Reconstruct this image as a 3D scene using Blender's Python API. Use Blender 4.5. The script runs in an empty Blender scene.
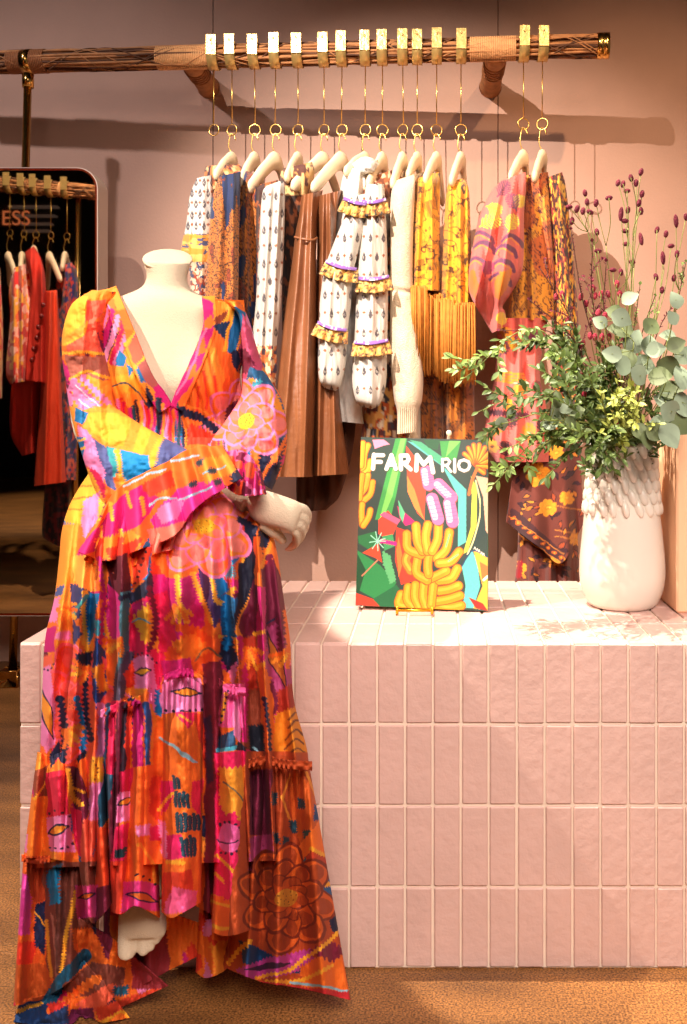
import bpy, math, random
import numpy as np
from mathutils import Vector, Matrix
random.seed(4); RNG = np.random.default_rng(7)
F = 930.0; CX = 433.0; CY = 402.0; CZ = 1.06
scene = bpy.context.scene
COL = scene.collection
PI = math.pi

def W(px, py, d):
    """world point seen at that pixel of the photograph, d metres in front of the camera"""
    return ((px - CX) * d / F, d, CZ + (CY - py) * d / F)

def lin(c):
    c = np.asarray(c, dtype=float) / 255.0
    return np.where(c <= 0.04045, c / 12.92, ((c + 0.055) / 1.055) ** 2.4)

# ------------------------------------------------------------------ materials
def new_mat(name):
    m = bpy.data.materials.new(name); m.use_nodes = True
    nt = m.node_tree
    return m, nt, nt.nodes['Principled BSDF']

def mat(name, rgb, rough=0.6, metal=0.0, noise=0.0, nscale=20.0, bump=0.0, bscale=60.0, sheen=0.0, coat=0.0, emit=0.0):
    m, nt, b = new_mat(name)
    c = lin(rgb)
    b.inputs['Base Color'].default_value = (*c, 1)
    b.inputs['Roughness'].default_value = rough
    b.inputs['Metallic'].default_value = metal
    b.inputs['Sheen Weight'].default_value = sheen
    b.inputs['Coat Weight'].default_value = coat
    tc = nt.nodes.new('ShaderNodeTexCoord')
    if noise > 0:
        n = nt.nodes.new('ShaderNodeTexNoise'); n.inputs['Scale'].default_value = nscale
        n.inputs['Detail'].default_value = 5
        r = nt.nodes.new('ShaderNodeValToRGB')
        r.color_ramp.elements[0].position = 0.3; r.color_ramp.elements[1].position = 0.7
        r.color_ramp.elements[0].color = (*(c * (1 - noise)), 1)
        r.color_ramp.elements[1].color = (*np.minimum(c * (1 + noise), 1), 1)
        nt.links.new(tc.outputs['Object'], n.inputs['Vector'])
        nt.links.new(n.outputs['Fac'], r.inputs['Fac'])
        nt.links.new(r.outputs['Color'], b.inputs['Base Color'])
    if bump > 0:
        add_bump(nt, b, tc, bump, bscale)
    if emit > 0:
        b.inputs['Emission Color'].default_value = (*c, 1)
        b.inputs['Emission Strength'].default_value = emit
    return m

def add_bump(nt, b, tc, strength, scale):
    n = nt.nodes.new('ShaderNodeTexNoise'); n.inputs['Scale'].default_value = scale
    n.inputs['Detail'].default_value = 4
    bp = nt.nodes.new('ShaderNodeBump'); bp.inputs['Strength'].default_value = strength
    bp.inputs['Distance'].default_value = 0.01
    nt.links.new(tc.outputs['Object'], n.inputs['Vector'])
    nt.links.new(n.outputs['Fac'], bp.inputs['Height'])
    nt.links.new(bp.outputs['Normal'], b.inputs['Normal'])

def print_mat(name, rough=0.75, sheen=0.2, bump=0.15, bscale=500, trans=0.0):
    """cloth or paper whose print is a colour attribute; a fine weave comes from noise"""
    m, nt, b = new_mat(name)
    a = nt.nodes.new('ShaderNodeAttribute'); a.attribute_name = 'print'
    tc = nt.nodes.new('ShaderNodeTexCoord')
    n = nt.nodes.new('ShaderNodeTexNoise'); n.inputs['Scale'].default_value = 300
    mx = nt.nodes.new('ShaderNodeMix'); mx.data_type = 'RGBA'; mx.blend_type = 'MULTIPLY'
    mr = nt.nodes.new('ShaderNodeMapRange'); mr.inputs['To Min'].default_value = 0.86; mr.inputs['To Max'].default_value = 1.12
    nt.links.new(tc.outputs['Object'], n.inputs['Vector'])
    nt.links.new(n.outputs['Fac'], mr.inputs['Value'])
    cb = nt.nodes.new('ShaderNodeCombineColor')
    for k in range(3): nt.links.new(mr.outputs['Result'], cb.inputs[k])
    mx.inputs['Factor'].default_value = 1.0
    nt.links.new(a.outputs['Color'], mx.inputs['A']); nt.links.new(cb.outputs['Color'], mx.inputs['B'])
    nt.links.new(mx.outputs['Result'], b.inputs['Base Color'])
    b.inputs['Roughness'].default_value = rough
    b.inputs['Sheen Weight'].default_value = sheen
    if bump > 0: add_bump(nt, b, tc, bump, bscale)
    if trans > 0:
        t = nt.nodes.new('ShaderNodeBsdfTranslucent'); ms = nt.nodes.new('ShaderNodeMixShader')
        ms.inputs['Fac'].default_value = trans
        out = nt.nodes['Material Output']
        nt.links.new(mx.outputs['Result'], t.inputs['Color'])
        nt.links.new(b.outputs['BSDF'], ms.inputs[1]); nt.links.new(t.outputs['BSDF'], ms.inputs[2])
        nt.links.new(ms.outputs['Shader'], out.inputs['Surface'])
    return m

# ------------------------------------------------------------------ objects
def np_mesh(name, V, Fq, m=None, parent=None, col=None, smooth=True, flip=None):
    """one mesh object out of arrays; Fq is a list of index arrays (quads or triangles); flip mirrors about the plane y = flip"""
    V = np.asarray(V, dtype=np.float32).reshape(-1, 3).copy()
    if flip is not None: V[:, 1] = 2 * flip - V[:, 1]
    if not isinstance(Fq, (list, tuple)): Fq = [Fq]
    Fq = [np.asarray(f, dtype=np.int32) for f in Fq if len(f)]
    if flip is not None: Fq = [f[:, ::-1] for f in Fq]
    me = bpy.data.meshes.new(name)
    nf = sum(len(f) for f in Fq); nl = sum(f.size for f in Fq)
    me.vertices.add(len(V)); me.vertices.foreach_set('co', V.ravel())
    me.loops.add(nl); me.polygons.add(nf)
    idx = np.concatenate([f.ravel() for f in Fq]).astype(np.int32)
    tot = np.concatenate([np.full(len(f), f.shape[1]) for f in Fq]).astype(np.int32)
    st = np.concatenate([[0], np.cumsum(tot)[:-1]]).astype(np.int32)
    me.loops.foreach_set('vertex_index', idx)
    me.polygons.foreach_set('loop_start', st); me.polygons.foreach_set('loop_total', tot)
    me.polygons.foreach_set('use_smooth', np.full(nf, smooth, dtype=bool))
    me.update(calc_edges=True)
    if col is not None:
        at = me.color_attributes.new('print', 'FLOAT_COLOR', 'POINT')
        c4 = np.ones((len(V), 4), dtype=np.float32); c4[:, :3] = col
        at.data.foreach_set('color', c4.ravel())
    me.validate()
    o = bpy.data.objects.new(name, me); COL.objects.link(o)
    if m: me.materials.append(m)
    if parent:
        o.parent = parent
        if '_at' in parent: o.matrix_parent_inverse = Matrix.Translation(-Vector(parent['_at']))
    return o

def tag(o, label=None, cat=None, group=None, kind=None):
    if label: o['label'] = label
    if cat: o['category'] = cat
    if group: o['group'] = group
    if kind: o['kind'] = kind
    return o

def thing(name, label, cat, at=(0, 0, 0), group=None):
    o = bpy.data.objects.new(name, None); COL.objects.link(o)
    o.empty_display_size = 0.05
    o.location = at; o['_at'] = tuple(at)
    return tag(o, label, cat, group)

class MB:
    """collects shapes into one mesh"""
    def __init__(s): s.V = []; s.Q = []; s.T = []; s.n = 0
    def add(s, V, Q=None, T=None):
        V = np.asarray(V, dtype=float).reshape(-1, 3)
        if Q is not None and len(Q): s.Q.append(np.asarray(Q) + s.n)
        if T is not None and len(T): s.T.append(np.asarray(T) + s.n)
        s.V.append(V); s.n += len(V)
    def box(s, x0, x1, y0, y1, z0, z1, ch=0.0, R=None, at=None):
        x0, x1 = min(x0, x1), max(x0, x1); y0, y1 = min(y0, y1), max(y0, y1); z0, z1 = min(z0, z1), max(z0, z1)
        if ch <= 0:
            V = np.array([(x, y, z) for x in (x0, x1) for y in (y0, y1) for z in (z0, z1)], dtype=float)
            Q = [(0, 1, 3, 2), (4, 6, 7, 5), (0, 4, 5, 1), (2, 3, 7, 6), (0, 2, 6, 4), (1, 5, 7, 3)]
            T = []
        else:
            lo = np.array([x0, y0, z0]); hi = np.array([x1, y1, z1]); V = []; ids = {}
            for a in range(3):
                for i in (0, 1):
                    for j in (0, 1):
                        for k in (0, 1):
                            p = [hi[t] if (i, j, k)[t] else lo[t] for t in range(3)]
                            for t in range(3):
                                if t != a: p[t] += -ch if (i, j, k)[t] else ch
                            ids[(a, i, j, k)] = len(V); V.append(p)
            V = np.array(V); Q = []; T = []
            for a in range(3):
                b, c = (a + 1) % 3, (a + 2) % 3
                for e in (0, 1):
                    q = []
                    for (u, v) in ((0, 0), (1, 0), (1, 1), (0, 1)):
                        k = [0, 0, 0]; k[a] = e; k[b] = u; k[c] = v; q.append(ids[(a, *k)])
                    Q.append(q if e else q[::-1])
                for u in (0, 1):
                    for v in (0, 1):      # edge along axis a between faces b (u) and c (v)
                        k0 = [0, 0, 0]; k0[b] = u; k0[c] = v; k1 = list(k0); k1[a] = 1
                        q = [ids[(b, *k0)], ids[(b, *k1)], ids[(c, *k1)], ids[(c, *k0)]]
                        Q.append(q if (u == v) else q[::-1])
            for i in (0, 1):
                for j in (0, 1):
                    for k in (0, 1):
                        t = [ids[(0, i, j, k)], ids[(1, i, j, k)], ids[(2, i, j, k)]]
                        T.append(t if (i + j + k) % 2 else t[::-1])
        if R is not None: V = V @ np.asarray(R).T
        if at is not None: V = V + np.asarray(at)
        s.add(V, Q, T)
    def sweep(s, P, R, n=8, cap=True, up=None, flat=1.0):
        """round tube along points P with radii R; flat squashes it along its second axis"""
        P = np.asarray(P, dtype=float); m = len(P)
        R = np.full(m, R, dtype=float) if np.isscalar(R) else np.asarray(R, dtype=float)
        T = np.gradient(P, axis=0); T /= np.linalg.norm(T, axis=1)[:, None] + 1e-12
        N = np.zeros_like(P)
        u = np.array(up if up is not None else ((0, 0, 1) if abs(T[0, 2]) < 0.9 else (1, 0, 0)), dtype=float)
        for i in range(m):
            u = u - T[i] * np.dot(u, T[i]); u /= np.linalg.norm(u) + 1e-12; N[i] = u
        B = np.cross(T, N)
        th = np.linspace(0, 2 * PI, n, endpoint=False)
        V = P[:, None, :] + R[:, None, None] * (np.cos(th)[None, :, None] * N[:, None, :] + flat * np.sin(th)[None, :, None] * B[:, None, :])
        V = V.reshape(-1, 3); Q = grid_q(m, n, True)
        Tt = []
        if cap:
            V = np.vstack([V, P[0], P[-1]]); a = m * n
            for j in range(n):
                k = (j + 1) % n
                Tt.append((a, k, j)); Tt.append((a + 1, (m - 1) * n + j, (m - 1) * n + k))
        s.add(V, Q, Tt)
    def lathe(s, prof, n=48, at=(0, 0, 0)):
        prof = np.asarray(prof, dtype=float); th = np.linspace(0, 2 * PI, n, endpoint=False)
        V = np.stack([prof[:, None, 0] * np.cos(th), prof[:, None, 0] * np.sin(th), np.repeat(prof[:, 1:2], n, 1)], -1).reshape(-1, 3)
        s.add(V + np.asarray(at), grid_q(len(prof), n, True)[:, ::-1])
    def ball(s, c, r, n=10, m=7, axis=None):
        """ellipsoid; r = three radii; axis turns its z"""
        ph = np.linspace(0.02, PI - 0.02, m); th = np.linspace(0, 2 * PI, n, endpoint=False)
        V = np.stack([np.sin(ph)[:, None] * np.cos(th), np.sin(ph)[:, None] * np.sin(th), np.repeat(np.cos(ph)[:, None], n, 1)], -1).reshape(-1, 3) * np.asarray(r)
        if axis is not None:
            q = Vector((0, 0, 1)).rotation_difference(Vector(axis)).to_matrix(); V = V @ np.array(q).T
        s.add(V + np.asarray(c), grid_q(m, n, True)[:, ::-1])
    def leaf(s, p, d, nrm, L, w, curl=0.15, tip=1.0, n=5):
        d = np.asarray(d, float); d /= np.linalg.norm(d) + 1e-9
        nrm = np.asarray(nrm, float); b = np.cross(d, nrm); b /= np.linalg.norm(b) + 1e-9; nn = np.cross(b, d)
        t = np.linspace(0, 1, n)
        prof = np.sin(PI * np.clip(t ** tip, 0.03, 0.985)) ** 0.8
        ctr = np.asarray(p) + np.outer(t * L, d) - np.outer(curl * L * t * t, nn)
        V = np.stack([ctr - np.outer(prof * w / 2, b) + np.outer(prof * w * .14, nn), ctr, ctr + np.outer(prof * w / 2, b) + np.outer(prof * w * .14, nn)], 1).reshape(-1, 3)
        s.add(V, grid_q(n, 3, False))
    def build(s, name, m, parent=None, smooth=True, flip=None, col=None):
        return np_mesh(name, np.vstack(s.V), [np.vstack(s.Q) if s.Q else [], np.vstack(s.T) if s.T else []], m, parent, col, smooth, flip)

def grid_q(m, n, wrap):
    i = np.arange(m - 1)[:, None]; j = np.arange(n if wrap else n - 1)[None, :]
    k = (j + 1) % n
    return np.stack([i * n + j, i * n + k, (i + 1) * n + k, (i + 1) * n + j], -1).reshape(-1, 4)

def spline(P, n):
    """Catmull-Rom through the rows of P, n samples by arc length of the first two columns"""
    P = np.asarray(P, dtype=float)
    Q = np.vstack([2 * P[0] - P[1], P, 2 * P[-1] - P[-2]])
    out = []
    for i in range(len(P) - 1):
        t = np.linspace(0, 1, 16, endpoint=False)[:, None]
        a, b, c, d = Q[i], Q[i + 1], Q[i + 2], Q[i + 3]
        out.append(0.5 * (2 * b + (c - a) * t + (2 * a - 5 * b + 4 * c - d) * t ** 2 + (3 * b - a - 3 * c + d) * t ** 3))
    out = np.vstack(out + [P[-1:]])
    L = np.concatenate([[0], np.cumsum(np.linalg.norm(np.diff(out, axis=0), axis=1))])
    s = np.linspace(0, L[-1], n)
    return np.stack([np.interp(s, L, out[:, k]) for k in range(P.shape[1])], 1)

# ------------------------------------------------------------------ noise
_G = RNG.random((256, 256))
def vn(x, y):
    """value noise 0..1"""
    x = np.asarray(x, float); y = np.asarray(y, float)
    xi = np.floor(x).astype(int); yi = np.floor(y).astype(int); fx = x - xi; fy = y - yi
    fx = fx * fx * (3 - 2 * fx); fy = fy * fy * (3 - 2 * fy)
    g = lambda a, b: _G[a & 255, b & 255]
    return (g(xi, yi) * (1 - fx) + g(xi + 1, yi) * fx) * (1 - fy) + (g(xi, yi + 1) * (1 - fx) + g(xi + 1, yi + 1) * fx) * fy
def fbm(x, y, o=3):
    s = 0; a = 0.5; t = 0
    for k in range(o):
        s = s + a * vn(x * 2 ** k + 17 * k, y * 2 ** k + 5 * k); t += a; a /= 2
    return s / t

# ------------------------------------------------------------------ prints
class Canvas:
    def __init__(s, x0, y0, x1, y1, sc, bg):
        s.x0, s.y0, s.sc = x0, y0, sc
        s.w = int((x1 - x0) * sc); s.h = int((y1 - y0) * sc)
        s.im = np.zeros((s.h, s.w, 3)) + lin(bg)
        s.X, s.Y = np.meshgrid(x0 + (np.arange(s.w) + .5) / sc, y0 + (np.arange(s.h) + .5) / sc)
    warp = 0.0
    def set_warp(s, w, f=.07):
        s.warp = w; X, Y = s.X, s.Y
        s.X = X + w * 2 * (fbm(X * f, Y * f, 2) - .5) + w * .3 * (vn(X * .3 + 9, Y * .3) - .5); s.Y = Y + w * 2 * (fbm(X * f + 31, Y * f + 7, 2) - .5) + w * .3 * (vn(X * .3, Y * .3 + 40) - .5)
    def win(s, xa, ya, xb, yb):
        xa -= s.warp * 1.4; ya -= s.warp * 1.4; xb += s.warp * 1.4; yb += s.warp * 1.4
        a = max(0, int((ya - s.y0) * s.sc)); b = min(s.h, int((yb - s.y0) * s.sc) + 2)
        c = max(0, int((xa - s.x0) * s.sc)); d = min(s.w, int((xb - s.x0) * s.sc) + 2)
        return slice(a, max(a, b)), slice(c, max(c, d))
    def put(s, sl, m, c):
        c = lin(c); s.im[sl][m] = c
    def poly(s, c, pts, jag=0.0, per=3.0):
        P = np.asarray(pts, float)
        sl = s.win(P[:, 0].min() - 3, P[:, 1].min() - 3, P[:, 0].max() + 3, P[:, 1].max() + 3)
        X, Y = s.X[sl], s.Y[sl]
        if X.size == 0: return
        if jag: 
            X, Y = X + jag * (2 * np.abs((Y / per) % 1 - .5) - .5) + jag * (vn(X * .5, Y * .5) - .5), Y + jag * 1.2 * (2 * np.abs((X / per) % 1 - .5) - .5)
        ins = np.zeros(X.shape, bool); n = len(P)
        for i in range(n):
            (xa, ya), (xb, yb) = P[i], P[(i + 1) % n]
            if ya == yb: continue
            cr = ((ya > Y) != (yb > Y)) & (X < (xb - xa) * (Y - ya) / (yb - ya) + xa)
            ins ^= cr
        s.put(sl, ins, c)
    def stroke(s, c, pts, w, zig=0.0, per=2.5):
        P = np.asarray(pts, float)
        if len(P) > 2: P = spline(P, max(8, len(P) * 5))
        sl = s.win(P[:, 0].min() - w - 2, P[:, 1].min() - w - 2, P[:, 0].max() + w + 2, P[:, 1].max() + w + 2)
        X, Y = s.X[sl], s.Y[sl]
        if X.size == 0: return
        best = np.full(X.shape, 1e9); S = 0
        al = np.zeros(X.shape)
        for i in range(len(P) - 1):
            a, b = P[i], P[i + 1]; d = b - a; L = np.hypot(*d) + 1e-9
            t = np.clip(((X - a[0]) * d[0] + (Y - a[1]) * d[1]) / L ** 2, 0, 1)
            D = np.hypot(X - a[0] - t * d[0], Y - a[1] - t * d[1])
            k = D < best; best = np.where(k, D, best); al = np.where(k, S + t * L, al); S += L
        ww = w / 2 * (1 + zig * (2 * np.abs((al / per) % 1 - .5) * 2 - 1))
        s.put(sl, best < ww, c)
    def disc(s, c, x, y, rx, ry=None, rot=0.0):
        ry = ry or rx; r = max(rx, ry)
        sl = s.win(x - r, y - r, x + r, y + r); X, Y = s.X[sl] - x, s.Y[sl] - y
        a = X * math.cos(rot) + Y * math.sin(rot); b = -X * math.sin(rot) + Y * math.cos(rot)
        s.put(sl, (a / rx) ** 2 + (b / ry) ** 2 < 1, c)
    def flower(s, x, y, r, outer, mid, inner, eye=(245, 190, 40), dark=(120, 50, 20), n=7, rot=0.3, sq=1.0):
        for ring, (rr, pr, cc, c2) in enumerate(((.64, .42, outer, mid), (.42, .33, outer, mid), (.22, .24, outer, inner))):
            for k in range(n):
                a = rot + ring * .45 + k * 2 * PI / n + .12 * math.sin(5 * k + ring)
                px, py = x + r * rr * math.cos(a), y + sq * r * rr * math.sin(a)
                s.disc(cc, px, py, r * pr, r * pr * .78, a)
                s.disc(c2, px - r * .04 * math.cos(a), py - r * .04 * math.sin(a), r * pr * .93, r * pr * .69, a)
                s.disc(tuple(.55 * p + .45 * q for p, q in zip(outer, mid)), px + r * .10 * math.cos(a), py + r * .10 * math.sin(a), r * pr * .5, r * pr * .4, a)
        s.disc(eye, x, y, r * .22, r * .17)
        for k in range(14):
            a = k * 2.4; q = r * .2 * math.sqrt(k / 14)
            s.disc(dark, x + q * math.cos(a), y + .75 * q * math.sin(a), .6)
    def eye(s, a, b, h, fill=(235, 165, 40), line=(25, 25, 60), lw=1.3):
        """almond with dark outlines between a and b"""
        a = np.array(a, float); b = np.array(b, float); m = (a + b) / 2; d = b - a; n = np.array([-d[1], d[0]]) / (np.hypot(*d) + 1e-9)
        s.poly(fill, [a, m + n * h * .8 - d * .2, m + n * h * .8 + d * .2, b, m - n * h * .8 + d * .2, m - n * h * .8 - d * .2])
        s.stroke(line, [a, m + n * h, b], lw); s.stroke(line, [a, m - n * h, b], lw)
    def dots(s, c, pts, n, r):
        P = spline(np.asarray(pts, float), n) if len(pts) > 2 else np.linspace(pts[0], pts[1], n)
        for p in P: s.disc(c, p[0], p[1], r)
    def __call__(s, X, Y):
        i = np.clip(((Y - s.y0) * s.sc - .5), 0, s.h - 1.001); j = np.clip(((X - s.x0) * s.sc - .5), 0, s.w - 1.001)
        a = i.astype(int); b = j.astype(int); fi = (i - a)[..., None]; fj = (j - b)[..., None]
        im = s.im
        return (im[a, b] * (1 - fi) * (1 - fj) + im[a + 1, b] * fi * (1 - fj) + im[a, b + 1] * (1 - fi) * fj + im[a + 1, b + 1] * fi * fj)

# ------------------------------------------------------------------ cloth
def W_np(X, Y, D):
    return np.stack([(X - CX) * D / F, D, CZ + (CY - Y) * D / F], -1)

def tube(name, rows, m, parent, pat=None, fold=None, nu=60, nv=60, back=0.3, dmax=None, flip=None, exp=0.8, cap=False, raw=False, uv=None, floor=None):
    """closed sleeve of cloth through ring rows (ax, ay, bx, by, depth, depth radius); the fold function pushes its front in depth"""
    R = spline([(*r,) for r in rows], nv)
    nf = int(nu * (1 - back)); nb = nu - nf
    th = np.concatenate([PI * (np.linspace(0, 1, nf, endpoint=False)), PI + PI * np.linspace(0, 1, nb, endpoint=False)])
    c = np.cos(th); s = np.sin(th)
    ax, ay, bx, by, d, r = [R[:, k:k + 1] for k in range(6)]
    X = (ax + bx) / 2 + (ax - bx) / 2 * c; Y = (ay + by) / 2 + (ay - by) / 2 * c
    ss = np.sign(s) * np.abs(s) ** exp
    D = d - r * ss
    v = np.linspace(0, 1, nv)[:, None]
    if fold is not None:
        D = D - fold(X, Y, v) * np.where(s > 0, np.clip(s * 1.6, 0, 1), .0)
    P = W_np(X, Y, D)
    if dmax is not None: P = dmax(P)
    V = P.reshape(-1, 3); Q = grid_q(nv, nu, True)
    T = []
    if cap:
        n0 = len(V); V = np.vstack([V, P[0].mean(0), P[-1].mean(0)])
        j = np.arange(nu); k = (j + 1) % nu
        T = np.vstack([np.stack([np.full(nu, n0), k, j], 1), np.stack([np.full(nu, n0 + 1), (nv - 1) * nu + j, (nv - 1) * nu + k], 1)])
    if raw: return V, Q, T
    col = None
    if pat is not None:
        col = pat(X, Y).reshape(-1, 3)
        if cap: col = np.vstack([col, col[:1], col[-1:]])
    return np_mesh(name, V, [Q, T], m, parent, col, True, flip)

def sheet(name, top, bot, m, parent, pat, depth, nu=80, nv=40, thick=0.002, flip=None, wrap=0.0, dmax=None):
    """cloth hanging between two curves given in picture coordinates; depth(X, Y, u, v) sets how far away each point is"""
    A = spline(top, nu); B = spline(bot, nu)
    v = np.linspace(0, 1, nv)[:, None]; u = np.linspace(0, 1, nu)[None, :]
    X = A[:, 0][None] * (1 - v) + B[:, 0][None] * v; Y = A[:, 1][None] * (1 - v) + B[:, 1][None] * v
    D = depth(X, Y, u, v)
    if wrap: 
        e = np.clip(1 - np.minimum(u, 1 - u) / 0.1, 0, 1); D = D + wrap * (1 - np.sqrt(1 - .99 * e ** 2))
    P = W_np(X, Y, D)
    if dmax is not None: P = dmax(P)
    o = np_mesh(name, P.reshape(-1, 3), grid_q(nv, nu, False)[:, ::-1], m, parent, pat(X, Y).reshape(-1, 3) if pat else None, True, flip)
    if thick:
        md = o.modifiers.new('thickness', 'SOLIDIFY'); md.thickness = thick; md.offset = 0
    return o

def ridges(L, nz=0.0, fx=.12, fy=.012, y0=None, y1=None, grow=None):
    """fold function: L = list of (x at y0, slope, width, height in m)"""
    def f(X, Y, v):
        s = 0
        for (x, sl, w, a) in L:
            xx = x + sl * (Y - (y0 or 0)); s = s + a * np.exp(-((X - xx) / w) ** 2)
        if nz: s = s + nz * (fbm(X * fx, Y * fy, 3) - .5)
        if grow: s = s * np.clip((Y - grow[0]) / (grow[1] - grow[0]), 0, 1) ** .8
        return s
    return f
# ================================================================== camera and light
cam = bpy.data.cameras.new('camera'); co = bpy.data.objects.new('camera', cam); COL.objects.link(co)
co.location = (0, 0, CZ); co.rotation_euler = (PI / 2, 0, 0)
cam.sensor_width = 36; cam.sensor_fit = 'AUTO'; cam.lens = 36 * F / 1024
cam.shift_x = -(CX - 343.5) / 1024; cam.shift_y = -(512 - CY) / 1024
cam.clip_start = 0.05
scene.camera = co
vs = scene.view_settings; vs.view_transform = 'Standard'; vs.look = 'None'; vs.gamma = 1; vs.use_curve_mapping = False; vs.exposure = 0.06

def spot(name, at, to, power, col, size=60, blend=.5, rad=.03):
    l = bpy.data.lights.new(name, 'SPOT'); l.energy = power; l.color = col; l.spot_size = math.radians(size); l.spot_blend = blend; l.shadow_soft_size = rad
    o = bpy.data.objects.new(name, l); COL.objects.link(o); o.location = at
    o.rotation_euler = (Vector(to) - Vector(at)).to_track_quat('-Z', 'Y').to_euler(); return o
def area(name, at, to, power, col, sx, sy):
    l = bpy.data.lights.new(name, 'AREA'); l.energy = power; l.color = col; l.shape = 'RECTANGLE'; l.size = sx; l.size_y = sy; l.spread = math.radians(75)
    o = bpy.data.objects.new(name, l); COL.objects.link(o); o.location = at
    o.rotation_euler = (Vector(to) - Vector(at)).to_track_quat('-Z', 'Y').to_euler(); return o
KEY = (-2.0, 1.25, 3.5)
spot('key_spotlight', KEY, (-.2, 1.95, .9), 640, (1, .86, .70), 48, .5, .02)
spot('plinth_boost_spot', (-.70, 1.95, 3.9), (.37, 2.04, .6), 1100, (1, .86, .70), 20.5, .12, .015)  # extra narrow spot, added to whiten the plinth top
spot('rack_spotlight', (-1.25, .79, 3.45), (.0, 3.6, 1.25), 1080, (1, .86, .74), 46, .9, .012)
spot('warm_spotlight', (1.3, .9, 3.8), (.75, 3.8, 1.1), 330, (1, .62, .34), 50, .9, .05)
spot('left_spotlight', (-2.7, 1.6, 3.7), (-1.2, 3.8, 1.2), 190, (1, .92, .94), 60, .9, .05)
area('front_fill_area', (0.5, -1.1, 2.9), (0.1, 1.8, .45), 40, (1, .84, .74), 2.2, 1.2)  # soft fill added to brighten the plinth front, no fixture behind it
spot('mirror_fill_spot', (-1.5, 2.9, 3.8), (-2.25, 1.45, 1.5), 420, (1, .80, .60), 50, .6, .03)  # unseen spot added to brighten the clothes reflected in the mirror
spot('aisle_spotlight', (-3.4, -2.0, 3.9), (-3.4, -2.6, 0), 500, (1, .8, .55), 60, .5, .05)
wd = bpy.data.worlds.new('world'); scene.world = wd; wd.use_nodes = True
wd.node_tree.nodes['Background'].inputs['Color'].default_value = (.9, .74, .68, 1)
wd.node_tree.nodes['Background'].inputs['Strength'].default_value = 0.13

# ================================================================== setting
def struct(o, label=None):
    o['kind'] = 'structure'
    if label: o['label'] = label
    return o
M_wall = mat('pink_plaster', (190, 152, 134), .9, noise=.06, nscale=3, bump=.12, bscale=90)
M_seam = mat('wall_seam', (110, 75, 65), .9)
WY = 3.8
b = MB()
seams = [(213 - 433) * WY / F, (498 - 433) * WY / F]
xs = [-7.5, -2.3, seams[0], seams[1], seams[1] + 1.2, 3.4]
for i in range(5):
    b.box(xs[i] + .0018, xs[i + 1] - .0018, WY, WY + .02, 0, 4.0)
o = struct(b.build('wall_back', M_wall, smooth=False), 'dusty pink plaster wall in tall panels behind the clothes rail')
b = MB(); b.box(-7.5, 3.4, WY + .0205, WY + .06, 0, 4.0)
struct(b.build('trim_1', M_seam, smooth=False))
# floor: brown speckled stone boards
m, nt, bs = new_mat('speckled_brown_floor')
tc = nt.nodes.new('ShaderNodeTexCoord'); n1 = nt.nodes.new('ShaderNodeTexNoise'); n1.inputs['Scale'].default_value = 260; n1.inputs['Detail'].default_value = 3
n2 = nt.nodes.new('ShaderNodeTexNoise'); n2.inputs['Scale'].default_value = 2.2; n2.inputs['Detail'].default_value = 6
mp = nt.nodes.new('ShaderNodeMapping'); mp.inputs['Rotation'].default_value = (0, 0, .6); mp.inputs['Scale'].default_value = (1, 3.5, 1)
r1 = nt.nodes.new('ShaderNodeValToRGB'); r2 = nt.nodes.new('ShaderNodeValToRGB')
r1.color_ramp.elements[0].position = .36; r1.color_ramp.elements[1].position = .66
r1.color_ramp.elements[0].color = (*lin((96, 60, 34)), 1); r1.color_ramp.elements[1].color = (*lin((206, 148, 86)), 1)
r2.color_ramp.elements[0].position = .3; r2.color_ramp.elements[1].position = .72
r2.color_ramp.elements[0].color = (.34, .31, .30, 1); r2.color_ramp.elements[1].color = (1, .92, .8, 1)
mx = nt.nodes.new('ShaderNodeMix'); mx.data_type = 'RGBA'; mx.blend_type = 'MULTIPLY'; mx.inputs['Factor'].default_value = 1
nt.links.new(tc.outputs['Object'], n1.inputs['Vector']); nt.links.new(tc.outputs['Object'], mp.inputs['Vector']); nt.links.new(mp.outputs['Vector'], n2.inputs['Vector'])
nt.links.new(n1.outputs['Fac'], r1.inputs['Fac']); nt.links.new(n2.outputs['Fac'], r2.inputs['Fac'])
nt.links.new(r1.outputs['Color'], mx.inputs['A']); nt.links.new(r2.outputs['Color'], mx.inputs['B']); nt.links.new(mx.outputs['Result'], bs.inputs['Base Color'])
bs.inputs['Roughness'].default_value = .45
M_floor = m
b = MB(); b.box(-7.5, 3.4, -6.5, WY, -.05, 0)
struct(b.build('floor', M_floor, smooth=False), 'brown speckled floor lit in orange patches')
M_dark = mat('dark_ceiling', (22, 18, 18), .8)
b = MB(); b.box(-7.5, 3.4, -6.5, WY, 4.0, 4.05)
struct(b.build('ceiling', M_dark, smooth=False))
b = MB(); b.box(-7.5, 3.4, -6.55, -6.5, 0, 4)
struct(b.build('wall_front', M_dark, smooth=False))
b = MB(); b.box(-7.55, -7.5, -6.5, WY, 0, 4)
struct(b.build('wall_left', M_dark, smooth=False))

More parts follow.
